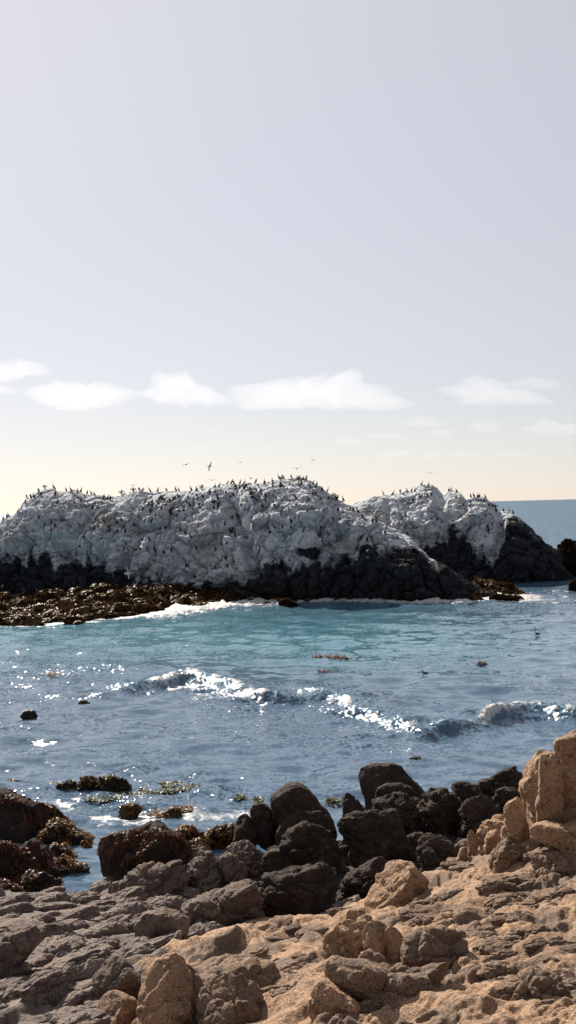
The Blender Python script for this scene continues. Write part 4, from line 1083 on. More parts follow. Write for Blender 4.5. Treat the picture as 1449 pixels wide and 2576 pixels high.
sea_rock('rounded dark rock breaking the surf below the middle of the island', P2_([(505, 1105), (510, 1085), (545, 1080), (570, 1100)]), seed=209)
sea_rock('jagged brown rock with surf washing over it at the island foot', P2_([(605, 1110), (620, 1075), (680, 1065), (700, 1085), (740, 1090), (770, 1108), (690, 1115)]), seed=210, cell=.8, cd=.2)
sea_rock('small weedy rock awash in the middle of the bay at left', P4([(362, 420), (375, 406), (398, 402), (425, 416), (410, 424)]), mat='black', seed=211)
sea_rock('flat weedy rock awash near the left edge', P4([(92, 472), (112, 456), (135, 452), (160, 455), (178, 470), (140, 476)]), mat='black', seed=212)
block_group('jagged weed hung rock in the water in front of the left reef', [
    (P4([(430, 830), (445, 790), (465, 770), (490, 765), (530, 764), (575, 775), (605, 795), (630, 820), (600, 832)]), float(on_sea(290, 1990)[1]), dict(e=.65, seed=213, mat='black', cell=.6, cd=.12, sub=4)),
    (P4([(340, 825), (365, 790), (385, 766), (420, 764), (455, 785), (470, 820), (420, 832)]), float(on_sea(230, 1989)[1]), dict(e=.65, seed=214, mat='black', cell=.5, cd=.12, sub=4)),
    (P4([(250, 822), (270, 795), (310, 785), (345, 790), (360, 825), (300, 832)]), float(on_sea(165, 1989)[1]), dict(e=.65, seed=215, mat='black', cell=.5, cd=.1, sub=4))], 'rock', 'sea_rock')
sea_rock('low dark weedy rock close to the left edge beyond the reef', P4([(12, 798), (30, 775), (60, 778), (90, 785), (80, 802)]), mat='black', seed=216)
sea_rock('foam ringed weedy rock in front of the black wedge', P4([(555, 925), (570, 900), (600, 890), (640, 892), (670, 915), (640, 935), (590, 938)]), mat='black', seed=217)
sea_rock('low olive weed rock right of the foam ringed one', P4([(740, 945), (780, 920), (820, 908), (850, 922), (860, 940), (800, 952)]), mat='black', seed=218)
sea_rock('rounded weedy rock offshore of the flat topped boulder', P5([(652, 692), (665, 675), (690, 668), (720, 674), (735, 688), (700, 695)]), mat='black', seed=219)
sea_rock('smallest weedy rock offshore, right of the rounded one', P5([(828, 690), (840, 675), (855, 670), (875, 686)]), mat='black', seed=220)

# ------------------------------------------------------------------ seaweed and kelp
def weed_mat(name, a, b):
    m, nt, bs = new_mat(name)
    p = pos(nt)
    nt.links.new(mixc(nt, ramp(nt, noise_n(nt, p, 2.5, 3), .35, .65), a, b), bs.inputs['Base Color'])
    bs.inputs['Roughness'].default_value = .5
    bs.inputs['Specular IOR Level'].default_value = .18
    bs.inputs['Transmission Weight'].default_value = 0
    tr = N(nt, 'ShaderNodeBsdfTranslucent'); nt.links.new(mixc(nt, .5, a, b), tr.inputs['Color'])
    mx = N(nt, 'ShaderNodeMixShader'); mx.inputs[0].default_value = .4
    out = nt.nodes['Material Output']
    nt.links.new(bs.outputs[0], mx.inputs[1]); nt.links.new(tr.outputs[0], mx.inputs[2]); nt.links.new(mx.outputs[0], out.inputs['Surface'])
    return m
M['kelp'] = weed_mat('golden_kelp', (.19, .09, .02), (.08, .042, .013))
M['rust'] = weed_mat('rusty_weed', (.13, .045, .02), (.05, .02, .012))
M['green'] = weed_mat('olive_weed', (.06, .075, .018), (.035, .04, .012))

def blades(P, Nn, length, width, rs, droop=.6):
    """curved strap leaves, one per point: 2 quads each"""
    n = len(P)
    t = rs.normal(size=(n, 3)); t -= (t * Nn).sum(1)[:, None] * Nn; t /= np.linalg.norm(t, axis=1)[:, None]
    L = length * rs.uniform(.5, 1.3, n)[:, None]; Wd = width * rs.uniform(.6, 1.3, n)[:, None]
    s = np.cross(t, Nn) * Wd / 2
    up = Nn * rs.uniform(.15, .6, n)[:, None]
    a = P; b = P + (t * .55 + up * .45) * L; c = b + (t * .5 + up * .1 - np.array((0, 0, droop))) * L * .55
    V = np.stack([a - s, a + s, b + s * 1.2, b - s * 1.2, c + s * .5, c - s * .5], 1).reshape(-1, 3)
    k = np.arange(n)[:, None] * 6
    F = np.concatenate([k + np.array([[0, 1, 2, 3]]), k + np.array([[3, 2, 4, 5]])])
    return V, F

def weed_on(key, mat, count, cond, length=.22, width=.06, seed=0, label=None, name='seaweed'):
    """weed grown on a rock: one tangled mass, part of that rock"""
    o, V, Fc = ROCKS[key]
    a, b, c = V[Fc[:, 0]], V[Fc[:, 1]], V[Fc[:, 2]]
    nn = np.cross(b - a, c - a); ar = np.linalg.norm(nn, axis=1); nn = nn / np.maximum(ar, 1e-9)[:, None]
    cen = (a + b + c) / 3
    px, py = project(cen)
    m = (nn[:, 2] > .15) & (cen[:, 2] > -.1) & cond(px, py, cen)
    if not m.any(): return
    rs = np.random.RandomState(seed)
    idx = rs.choice(np.nonzero(m)[0], count, p=ar[m] / ar[m].sum())
    r = rs.uniform(size=(count, 2)); sw = r.sum(1) > 1; r[sw] = 1 - r[sw]
    P = a[idx] + (b[idx] - a[idx]) * r[:, :1] + (c[idx] - a[idx]) * r[:, 1:]
    v, f = blades(P, nn[idx], length, width, rs)
    par = o.parent or o
    org = np.array(par.location)
    w = bpy.data.objects.new(name, mesh_np(name, v - org, f)); COL.objects.link(w); w.parent = par
    w.data.materials.append(M[mat]); w['kind'] = 'stuff'

clump = lambda th, sc, sd: (lambda px, py, c: fbm(c * sc, 3, sd) > th)
K = 'black weed topped rock wedge between the water channel and the jointed outcrop'
weed_on(K, 'rust', 2600, lambda px, py, c: (fbm(c * 1.1, 3, 5) > -.15) & (c[:, 2] > np.percentile(c[:, 2], 55)), .14, .05, 1)
K = 'low black rocks draped in golden kelp behind the black wedge'
for k in range(3): weed_on(K + str(k), 'kelp', 900, clump(-.3, 1.5, 9 + k), .22, .06, 2 + k)
K = 'large black weedy reef rock at the left edge beside the open water'
weed_on(K, 'rust', 2200, lambda px, py, c: (fbm(c * .9, 3, 15) > .0) & (c[:, 2] > .6), .16, .06, 6)
weed_on(K, 'kelp', 700, lambda px, py, c: (px > 130) & (fbm(c * 1.1, 3, 16) > .1), .22, .06, 7)
K = 'kelp edged black rocks in front of the large reef rock'
for k in range(2): weed_on(K + str(k), 'kelp', 1100, clump(-.1, 1.6, 19 + k), .22, .06, 8 + k)
K = 'steep black rock mass left of the narrow water channel'
for k, mt_ in enumerate(('rust', 'rust', 'rust', 'kelp', 'kelp')): weed_on(K + str(k), mt_, 900, clump(.0, 1.2, 25 + k), .20, .06, 12 + k)
weed_on('black rounded rock in the corner below the steep reef at the left edge', 'rust', 900, clump(.0, 1.2, 31), .18, .06, 17)
K = 'jagged weed hung rock in the water in front of the left reef'
for k, mt_ in enumerate(('green', 'kelp', 'green')): weed_on(K + str(k), mt_, 420, clump(.05, 1.8, 35 + k), .2, .06, 20 + k)
for key, mt_, n_ in [('foam ringed weedy rock in front of the black wedge', 'kelp', 500), ('low olive weed rock right of the foam ringed one', 'kelp', 600), ('small weedy rock awash in the middle of the bay at left', 'green', 300),
                     ('flat weedy rock awash near the left edge', 'green', 300), ('rounded weedy rock offshore of the flat topped boulder', 'green', 300), ('low dark weedy rock close to the left edge beyond the reef', 'rust', 300)]:
    weed_on(key, mt_, n_ // 2, lambda px, py, c: fbm(c * 1.6, 3, 8) > -.1, .17, .06, len(key))

for k, (V, F) in enumerate(ISL[2:4]):
    # golden weed over the tops of the ledges
    rs = np.random.RandomState(60 + k)
    a, b_, c_ = V[F[:, 0]], V[F[:, 1]], V[F[:, 3]]
    nn = np.cross(b_ - a, c_ - a); nn /= np.maximum(np.linalg.norm(nn, axis=1), 1e-9)[:, None]; nn *= np.sign(nn[:, 2:3]) + (nn[:, 2:3] == 0)
    ok = (a[:, 2] > .15) & (fbm(a * .45, 3, 61) > .12)
    idx = rs.choice(np.nonzero(ok)[0], 5500 if k == 0 else 1500)
    v, f = blades(a[idx] + (b_ - a)[idx] * rs.uniform(size=(len(idx), 1)), nn[idx], .42, .14, rs)
    w = link('seaweed', mesh_np('seaweed', v, f), M['kelp'], LEDGES[k]); w['kind'] = 'stuff'

def weed_mat_patch(label, pts, mat, count, seed, length=.3, width=.07):
    """a mat of weed floating on the water inside the traced outline"""
    poly = sea_line(pts)
    rs = np.random.RandomState(seed)
    lo, hi = poly.min(0), poly.max(0)
    Q = rs.uniform(lo, hi, size=(count * 12, 2))
    Q = Q[inside(Q, poly)][:count * 3]
    Q = Q[fbm(np.stack([Q[:, 0] * 1.1, Q[:, 1] * .6, Q[:, 0] * 0], 1), 3, seed) > -.12][:count]
    P = np.stack([Q[:, 0], Q[:, 1], .02 + .09 * rs.uniform(size=len(Q))], 1)
    Nn = np.tile(np.array((0, 0, 1.0)), (len(P), 1)) + rs.normal(size=(len(P), 3)) * .15
    Nn /= np.linalg.norm(Nn, axis=1)[:, None]
    v, f = blades(P, Nn, length, width, rs, .12)
    c = np.array((*poly.mean(0), 0))
    o = link('kelp', mesh_np('kelp', v - c, f), M[mat], None, Vector(c))
    tag(o, label, 'kelp', None, 'stuff')

weed_mat_patch('olive weed mat floating left of the jagged weed hung rock', P4([(175, 825), (230, 800), (300, 800), (440, 830), (380, 842), (200, 835)]), 'green', 500, 1)
weed_mat_patch('olive weed mat drifting right of the jagged weed hung rock', P4([(650, 835), (700, 805), (780, 795), (880, 800), (960, 815), (900, 835), (720, 850)]), 'green', 900, 2)
weed_mat_patch('olive weed mat in the foam below the jagged rock', P4([(400, 880), (470, 850), (560, 845), (680, 850), (700, 870), (560, 875), (480, 890)]), 'green', 700, 3)
weed_mat_patch('dark green weed patch left of the pointed boulder', P4([(1110, 880), (1130, 855), (1200, 858), (1240, 885), (1180, 898)]), 'green', 450, 4)
weed_mat_patch('brown weed patch beside the low olive weed rock', P4([(690, 950), (730, 925), (850, 915), (930, 905), (890, 935), (780, 962)]), 'kelp', 500, 5)
weed_mat_patch('long thin reddish kelp line floating in the turquoise water', P5([(205, 203), (215, 196), (300, 196), (400, 203), (420, 210), (330, 212), (250, 206)]), 'rust', 260, 6, .5, .12)
weed_mat_patch('short reddish kelp strip floating below the long one', P5([(222, 270), (235, 264), (300, 266), (340, 267), (330, 273), (260, 273)]), 'rust', 60, 7, .4, .1)
weed_mat_patch('small reddish kelp bundle floating at the right of the bay', P5([(985, 236), (995, 229), (1020, 229), (1022, 235), (1000, 239)]), 'rust', 60, 8, .5, .12)
weed_mat_patch('reddish kelp floating in the sun glitter at left', P4([(205, 285), (230, 275), (290, 278), (285, 290), (230, 292)]), 'rust', 80, 9, .45, .11)
weed_mat_patch('pale weed patch between the pointed and flat topped boulders', P5([(265, 885), (290, 875), (335, 878), (340, 890), (300, 893)]), 'green', 250, 10)

# ------------------------------------------------------------------ clouds
m = bpy.data.materials.new('cloud_vapour'); m.use_nodes = True
nt = m.node_tree
for n in list(nt.nodes): nt.nodes.remove(n)
out = nt.nodes.new('ShaderNodeOutputMaterial')
pv = nt.nodes.new('ShaderNodeVolumeScatter')
pv.inputs['Color'].default_value = (1, 1, 1, 1); pv.inputs['Density'].default_value = .0006; pv.inputs['Anisotropy'].default_value = .45
nt.links.new(pv.outputs[0], out.inputs['Volume'])
M['cloud'] = m
m2 = m.copy(); m2.name = 'thin_cloud_vapour'
m2.node_tree.nodes['Volume Scatter'].inputs['Density'].default_value = .0007
M['thin'] = m2
def PA(pts): return [(x * .5002, 869.8 + y * .5002) for x, y in pts]
def PB(pts): return [(724.2 + x * .5002, 869.8 + y * .5002) for x, y in pts]
def cloud(label, pts, seed, mat='cloud', dist=7000.0, group=None):
    a = np.array(pts, float)
    W = at(a[:, 0], a[:, 1], np.full(len(a), dist))[:, [0, 2]]
    c = (W.min(0) + W.max(0)) / 2
    D = np.concatenate([W + (np.roll(W, -1, 0) - W) * t for t in np.linspace(0, 1, 24, endpoint=False)])
    ang = np.arctan2(D[:, 1] - c[1], D[:, 0] - c[0]); rad = np.linalg.norm(D - c, axis=1)
    nb_ = 180
    bi = np.clip(((ang + math.pi) / (2 * math.pi) * nb_).astype(int), 0, nb_ - 1)
    rb = np.full(nb_, np.nan)
    for k in range(nb_):
        if (bi == k).any(): rb[k] = rad[bi == k].max()
    kk = np.arange(nb_); ok = ~np.isnan(rb)
    rb = np.interp(kk, np.concatenate([kk[ok] - nb_, kk[ok], kk[ok] + nb_]), np.concatenate([rb[ok]] * 3))
    V, Fc = ico(5 if np.ptp(a[:, 0]) > 120 else 4)
    s = np.hypot(V[:, 0], V[:, 2]); th = np.arctan2(V[:, 2], V[:, 0])
    r = np.interp((th + math.pi) / (2 * math.pi) * nb_ - .5, np.concatenate([[-1], kk, [nb_]]), np.concatenate([[rb[-1]], rb, [rb[0]]]))
    size = np.ptp(W, axis=0) / 2
    P = np.stack([np.cos(th) * r * s, V[:, 1] * min(size[0] * .6, size[1] * 1.1), np.sin(th) * r * s], 1)
    h = size[1]
    q = P + seed * 311.0
    n = P / np.linalg.norm(P, axis=1)[:, None]
    f1, f2, cid = voronoi(q / (h * .55), seed)
    P = P + n * (h * (.24 * (.55 - f1) + .22 * fbm(q / (h * .6), 5, seed, .6)))[:, None] * np.array((1.6, 1.6, 1))
    o = link('cloud', mesh_np('cloud', P, Fc), M[mat], None, Vector((c[0], dist, c[1])))
    tag(o, label, 'cloud', group)
cloud('white cloud at the left edge, highest of the row', PA([(-90, 100), (-30, 95), (40, 85), (90, 60), (130, 72), (180, 85), (225, 100), (250, 135), (200, 152), (140, 150), (60, 185), (0, 190), (-90, 190)]), 1)
cloud('thin low cloud at the left edge under the highest one', PA([(-90, 205), (0, 192), (50, 212), (110, 228), (60, 245), (0, 250), (-90, 255)]), 2, 'thin')
cloud('broad white cloud above the left half of the island', PA([(120, 225), (190, 205), (240, 180), (285, 172), (340, 190), (380, 184), (430, 195), (510, 180), (560, 195), (620, 210), (690, 228), (705, 250), (640, 275), (590, 300), (500, 315), (400, 328), (300, 328), (220, 305), (155, 262)]), 3)
cloud('ragged cloud joining the broad left cloud and the tall central one', PA([(690, 240), (760, 212), (772, 158), (800, 135), (850, 150), (920, 128), (960, 150), (1000, 185), (1060, 218), (1130, 250), (1170, 290), (1060, 300), (900, 298), (780, 290)]), 4)
cloud('largest cloud with a tall crown above the centre of the island', PB([(-305, 262), (-275, 205), (-215, 210), (-110, 182), (0, 172), (60, 160), (130, 165), (210, 160), (270, 135), (330, 118), (362, 135), (390, 192), (440, 195), (500, 215), (560, 270), (640, 288), (640, 302), (540, 322), (400, 322), (200, 320), (0, 318), (-200, 322), (-290, 300)]), 5)
cloud('wide cloud above the right rock stack', PB([(745, 215), (840, 205), (870, 165), (940, 148), (1000, 170), (1080, 180), (1130, 213), (1250, 228), (1290, 260), (1345, 290), (1200, 300), (1000, 302), (880, 300), (845, 260), (790, 240)]), 6)
cloud('narrow streak of cloud joined to the top of the wide right cloud', PB([(1080, 185), (1140, 172), (1220, 153), (1300, 165), (1385, 180), (1375, 215), (1280, 225), (1180, 215), (1100, 205)]), 7, 'thin')
cloud('small cloud under the wide right cloud, upper of two', PB([(540, 392), (600, 365), (660, 353), (720, 358), (760, 385), (825, 400), (740, 410), (640, 410)]), 8)
cloud('small cloud under the wide right cloud, lower of two', PB([(685, 440), (740, 415), (800, 413), (848, 435), (800, 462), (720, 460)]), 9)
cloud('flat small cloud left of the two under the wide one', PB([(385, 467), (440, 430), (490, 435), (540, 424), (590, 448), (620, 467), (500, 474)]), 10)
cloud('rounded faint cloud furthest left of the low small clouds', PB([(222, 490), (260, 460), (330, 460), (385, 485), (320, 502)]), 11, 'thin')
cloud('compact puff of cloud right of the two under the wide one', PB([(900, 400), (960, 385), (1000, 374), (1060, 376), (1088, 400), (1050, 432), (1000, 442), (940, 427)]), 12)
cloud('domed low cloud at the right edge', PB([(1160, 422), (1230, 395), (1290, 358), (1330, 378), (1380, 400), (1449, 394), (1560, 400), (1560, 452), (1300, 454), (1200, 437)]), 13)
for k, pl in enumerate([PB([(430, 558), (520, 523), (600, 523), (625, 550), (520, 562)]), PB([(655, 556), (720, 533), (775, 545), (730, 572)]), PB([(795, 556), (880, 528), (955, 545), (880, 567)]), PB([(1005, 547), (1160, 528), (1245, 550), (1100, 562)]),
                        PA([(255, 496), (300, 483), (335, 498), (295, 507)]), PA([(695, 496), (740, 478), (815, 492), (760, 503)]), PA([(1295, 516), (1330, 498), (1372, 512), (1330, 524)]), PA([(940, 519), (1000, 507), (1085, 515), (1000, 526)]), PA([(1015, 431), (1050, 419), (1115, 430), (1060, 439)])]):
    cloud(('faint flat cloud low over the right stack, leftmost of that low row', 'faint flat cloud low over the right stack, second of that low row', 'faint flat cloud low over the right stack, third of that low row', 'long faint cloud streak low over the open horizon at right',
           'faint puff low over the left summit of the island', 'faint small cloud low over the saddle of the island', 'faint small cloud just left of the black bird over the central summit', 'thin faint double streak over the long crest', 'faint scrap of cloud under the ragged middle cloud')[k], pl, 20 + k, 'thin', 9000.0, 'faint low clouds over the horizon')
# ------------------------------------------------------------------ birds
def plain_mat(name, col, rough=.6):
    m, nt, bs = new_mat(name)
    p = pos(nt)
    nt.links.new(mixc(nt, ramp(nt, noise_n(nt, p, 14, 3), .35, .65), tuple(c * .7 for c in col), tuple(min(1, c * 1.25) for c in col)), bs.inputs['Base Color'])
    bs.inputs['Roughness'].default_value = rough; bs.inputs['Specular IOR Level'].default_value = .2
    return m
M['cormorant'] = plain_mat('black_feathers', (.012, .011, .011), .5)
M['brown_bird'] = plain_mat('dark_brown_feathers', (.03, .02, .018), .6)
M['gull'] = plain_mat('white_feathers', (.72, .71, .68), .7)
M['gull_grey'] = plain_mat('pale_grey_feathers', (.42, .42, .43), .7)

def tube(path, rad, sides=10, flat=1.0):
    """tapered tube through points: (verts, quads), closed ends"""
    path = np.array(path, float); n = len(path)
    t = np.gradient(path, axis=0); t /= np.linalg.norm(t, axis=1)[:, None]
    side = np.tile(np.array((1.0, 0, 0)), (n, 1))
    side -= (side * t).sum(1)[:, None] * t
    bad = np.linalg.norm(side, axis=1) < 1e-3; side[bad] = (0, 1, 0)
    side /= np.linalg.norm(side, axis=1)[:, None]
    oth = np.cross(t, side)
    a = np.linspace(0, 2 * math.pi, sides, endpoint=False)
    V = path[:, None] + np.array(rad)[:, None, None] * (np.cos(a)[None, :, None] * side[:, None] * flat + np.sin(a)[None, :, None] * oth[:, None])
    F = []
    for i in range(n - 1):
        for k in range(sides):
            F.append((i * sides + k, i * sides + (k + 1) % sides, (i + 1) * sides + (k + 1) % sides, (i + 1) * sides + k))
    V = V.reshape(-1, 3)
    e0, e1 = len(V), len(V) + 1
    V = np.concatenate([V, path[:1], path[-1:]])
    for k in range(sides):
        F.append((e0, (k + 1) % sides, k)); F.append((e1, (n - 1) * sides + k, (n - 1) * sides + (k + 1) % sides))
    return V.tolist(), F

def fuse(name, parts, mat, voxel=.013):
    """melt the tubes of a bird into one continuous body"""
    V, F = [], []
    for v, f in parts:
        k = len(V); V += v; F += [tuple(i + k for i in q) for q in f]
    me = bpy.data.meshes.new(name); me.from_pydata(V, [], F)
    o = bpy.data.objects.new(name, me); COL.objects.link(o)
    rm = o.modifiers.new('r', 'REMESH'); rm.mode = 'VOXEL'; rm.voxel_size = voxel; rm.use_smooth_shade = True
    dg = bpy.context.evaluated_depsgraph_get()
    out = bpy.data.meshes.new_from_object(o.evaluated_get(dg)); out.name = name
    bpy.data.objects.remove(o); bpy.data.meshes.remove(me)
    out.polygons.foreach_set('use_smooth', np.ones(len(out.polygons), bool))
    out.materials.append(mat)
    return out

def cormorant(neck, wing=0.0, mat=None, voxel=.016):
    """standing bird facing +Y: body, folded or half opened wings, legs, webbed feet"""
    body = [(0, -.30, .03), (0, -.20, .10), (0, -.10, .22), (0, -.03, .33), (0, .02, .43), (0, .05, .50)]
    P = [tube(body, (.02, .045, .085, .105, .09, .06)), tube([(0, .045, .49)] + neck, [.058] + [.036] * (len(neck) - 4) + [.042, .034, .015, .007])]
    for s in (-1, 1):
        if wing:
            P.append(tube([(s * .07, .02, .45), (s * .22, -.02, .50 + wing * .1), (s * .36, -.06, .42), (s * .40, -.09, .27)], (.05, .05, .045, .02), 8, 1.0))
            P.append(tube([(s * .08, -.03, .38), (s * .20, -.06, .36), (s * .30, -.08, .28)], (.05, .055, .03), 8))
        else:
            P.append(tube([(s * .075, .03, .46), (s * .095, -.06, .32), (s * .07, -.18, .15), (s * .03, -.27, .07)], (.035, .055, .04, .015), 8))
        P.append(tube([(s * .045, -.06, .22), (s * .05, -.02, .08), (s * .05, 0, .02)], (.035, .022, .02), 6))
        P.append(tube([(s * .05, -.04, .012), (s * .06, .10, .010)], (.022, .03), 6))
    return fuse('cormorant', P, mat or M['cormorant'], voxel)

N_UP = [(0, .075, .57), (0, .06, .64), (0, .065, .71), (0, .10, .735), (0, .15, .735), (0, .21, .725)]
N_S = [(0, .09, .54), (0, .10, .60), (0, .05, .65), (0, .07, .70), (0, .12, .70), (0, .18, .68)]
N_LOW = [(0, .10, .53), (0, .14, .56), (0, .14, .60), (0, .18, .62), (0, .22, .61), (0, .28, .59)]
N_BACK = [(0, .08, .55), (0, .04, .60), (0, -.01, .60), (0, -.05, .56), (0, -.09, .52), (0, -.14, .47)]
CORM = [cormorant(N_UP), cormorant(N_S), cormorant(N_LOW), cormorant(N_BACK), cormorant(N_UP, 1.0)]
GULL_STAND = fuse('gull', [tube([(0, -.26, .24), (0, -.14, .24), (0, -.02, .25), (0, .10, .29), (0, .15, .34)], (.015, .06, .095, .085, .055)),
                           tube([(0, .13, .32), (0, .155, .40), (0, .18, .435), (0, .22, .435), (0, .27, .42)], (.055, .045, .048, .03, .01)),
                           tube([(.03, 0, .20), (.03, .01, .02)], (.02, .016), 6), tube([(-.03, 0, .20), (-.03, .01, .02)], (.02, .016), 6)], M['gull'])
SWIM = fuse('cormorant', [tube([(0, -.36, .03), (0, -.22, .03), (0, -.02, .02), (0, .16, .03), (0, .22, .06)], (.02, .06, .10, .085, .05)),
                          tube([(0, .18, .05), (0, .24, .14), (0, .22, .24), (0, .23, .30), (0, .28, .33), (0, .34, .33), (0, .42, .32)], (.055, .04, .033, .034, .04, .022, .008))], M['cormorant'])

BVH = [BVHTree.FromPolygons(V.tolist(), F.tolist()) for V, F in ISL]
def hit_island(px, py):
    d = ray(px, py); best = None
    for b in BVH:
        h = b.ray_cast(Vector((0, 0, CAM_H)), Vector(d))
        if h[0] is not None and (best is None or h[3] < best[3]): best = h
    return best

brs = np.random.RandomState(3)
def perch(px, py, mesh, name, label, cat, group=None, yaw=None, size=None, find=60):
    """stand a bird where the line of sight through its feet meets the rock"""
    h = None
    for k in range(find):
        h = hit_island(px, py + k)
        if h is not None and h[0].z > -.05: break
    if h is None: return None
    o = bpy.data.objects.new(name, mesh); COL.objects.link(o)
    o.location = h[0] + Vector((0, .03, -.03))
    s = size or brs.uniform(1.15, 1.5)
    o.scale = (s, s, s)
    o.rotation_euler = (brs.uniform(-.12, .12), brs.uniform(-.1, .1), yaw if yaw is not None else brs.uniform(0, 6.28))
    tag(o, label, cat, group)
    return o

ORD = 'first second third fourth fifth sixth seventh eighth ninth tenth eleventh twelfth thirteenth fourteenth fifteenth sixteenth seventeenth eighteenth nineteenth twentieth'.split()
def flock(where, pts, group, size=None):
    """traced birds, labelled in order from the left"""
    pts = sorted(pts)
    for k, (x, y) in enumerate(pts):
        i = brs.choice([0, 0, 0, 1, 1, 2, 3, 4], 1)[0] if where.startswith('along') else brs.choice([0, 1, 1, 2, 3], 1)[0]
        n = ORD[k] if k < 20 else ('twenty ' + ORD[k - 20] if k < 39 else 'last')
        perch(x, y + 5, CORM[i], 'cormorant', '%s cormorant from the left %s' % (n, where), 'cormorant', group, size=size)

flock('along the skyline of the left summit', P1([(22, 492), (50, 482), (62, 478), (125, 450), (180, 375), (187, 337), (215, 340), (240, 340), (270, 303), (315, 275), (376, 253), (388, 272), (467, 280), (500, 293), (548, 303), (575, 300), (620, 308)]), 'cormorants on the main island skyline')
flock('along the saddle and long crest', P1([(645, 315), (667, 322), (735, 347), (765, 350), (780, 352), (860, 313), (940, 298), (985, 288), (1010, 297), (1060, 302), (1118, 293), (1175, 290), (1240, 292), (1262, 285), (1350, 290), (1388, 287)]), 'cormorants on the main island skyline')
flock('along the skyline before the central summit', P2_([(30, 290), (70, 277), (160, 270), (195, 262), (253, 240), (280, 232), (292, 228), (343, 243), (450, 236), (513, 243), (570, 236)]), 'cormorants on the main island skyline')
flock('along the central summit skyline', P2_([(615, 212), (630, 215), (642, 207), (700, 193), (755, 210), (790, 213), (810, 219), (857, 245), (880, 260), (918, 290), (958, 300), (1000, 335), (1018, 352), (1030, 356)]), 'cormorants on the main island skyline')
flock('along the top of the right rock stack', P3([(-200, 342), (83, 320), (155, 318), (207, 298), (253, 303), (287, 298), (312, 290), (358, 247), (407, 253), (553, 295), (569, 283), (605, 298)]), 'cormorants on the right rock stack')
flock('along the right end of the rock stack skyline', P3([(703, 338), (727, 335), (755, 340), (766, 338), (806, 342), (835, 395), (861, 400), (880, 415), (885, 440), (935, 437), (975, 437), (1003, 440)]), 'cormorants on the right rock stack')
flock('on the pale face of the right rock stack', P3([(237, 320), (297, 362), (340, 332), (360, 332), (395, 330), (430, 324), (757, 364), (778, 362), (800, 362), (705, 378), (703, 403), (650, 395), (265, 378), (285, 380), (68, 418), (243, 463), (470, 500), (817, 467), (840, 465), (677, 533)]), 'cormorants on the right rock stack')
flock('low on the right slope of the rock stack', P3([(825, 555), (833, 580), (863, 533), (918, 540), (937, 585), (258, 600)]), 'cormorants on the right rock stack')
flock('on the pale face under the left summit', P1([(290, 322), (392, 320), (407, 377), (483, 394), (520, 380), (553, 352), (575, 367), (577, 402), (597, 340), (655, 415), (672, 388), (692, 415), (727, 387), (762, 409)]), 'cormorants on the pale face of the main island')
flock('on the middle pale face of the left half', P1([(272, 483), (360, 520), (317, 545), (390, 543), (361, 585), (678, 503), (738, 522), (697, 550), (667, 563), (776, 555), (773, 582), (827, 587), (887, 587), (857, 503), (826, 528), (857, 537), (880, 550), (918, 507), (945, 540), (983, 490)]), 'cormorants on the pale face of the main island')
flock('on the lower pale face of the left half', P1([(595, 625), (725, 627), (567, 688), (645, 715), (617, 735), (728, 742), (868, 702), (905, 727), (988, 712), (1033, 712), (1093, 718), (1160, 735), (1212, 718), (1052, 640), (1007, 645)]), 'cormorants on the pale face of the main island')
flock('on the broken face left of the gully', P1([(1073, 515), (1100, 488), (1145, 537), (1137, 570), (1170, 567), (1310, 600), (1342, 618), (1297, 650), (1430, 650), (1392, 718), (1317, 478), (1275, 575), (1210, 460)]), 'cormorants on the pale face of the main island')
flock('near the dark foot left of the gully', P1([(1317, 828), (1343, 857), (1437, 820), (1105, 885), (1135, 877), (1203, 900), (1378, 915)]) + P2_([(138, 820), (170, 840), (245, 828), (292, 800), (238, 782)]), 'cormorants on the pale face of the main island')
flock('inside the central gully', P2_([(167, 717), (250, 677), (135, 605), (270, 587), (300, 600), (265, 580), (235, 530), (285, 490), (315, 478), (350, 400), (375, 440), (290, 575), (190, 390), (305, 615)]), 'cormorants on the pale face of the main island')
flock('in the loose line across the central buttress', P2_([(466, 548), (537, 557), (590, 562), (647, 552), (695, 555), (725, 562), (790, 577), (697, 514), (697, 615), (550, 599), (480, 727)]), 'cormorants on the pale face of the main island')
flock('on the upper face of the central summit', P2_([(730, 352), (795, 347), (652, 352), (597, 347), (630, 462), (687, 432), (640, 439), (740, 402), (817, 439), (580, 410), (545, 395), (490, 405), (855, 320), (967, 347)]), 'cormorants on the pale face of the main island')
flock('on the right shoulder of the main island', P2_([(905, 555), (908, 587), (910, 614), (930, 640), (960, 607), (975, 680), (1033, 435), (993, 490), (1047, 497), (1112, 555), (1203, 632), (1240, 647), (1172, 710), (1180, 732), (1118, 424), (1138, 432), (1172, 450), (1200, 480), (1278, 512), (1300, 512)]), 'cormorants on the pale face of the main island')
flock('on the dark line under the central buttress', P2_([(577, 800), (693, 800), (610, 842), (1378, 548), (1368, 588)]), 'cormorants on the pale face of the main island')
flock('on the weedy ledge at the island foot', P1([(105, 993), (130, 998), (165, 1010), (185, 1015), (240, 1010), (265, 1016), (310, 985), (370, 948), (530, 962), (600, 975), (700, 1000), (790, 890), (860, 930), (940, 985), (1010, 990), (1100, 985), (1170, 1000), (1225, 1000), (1245, 985), (1300, 990)]), 'cormorants on the weedy ledge')
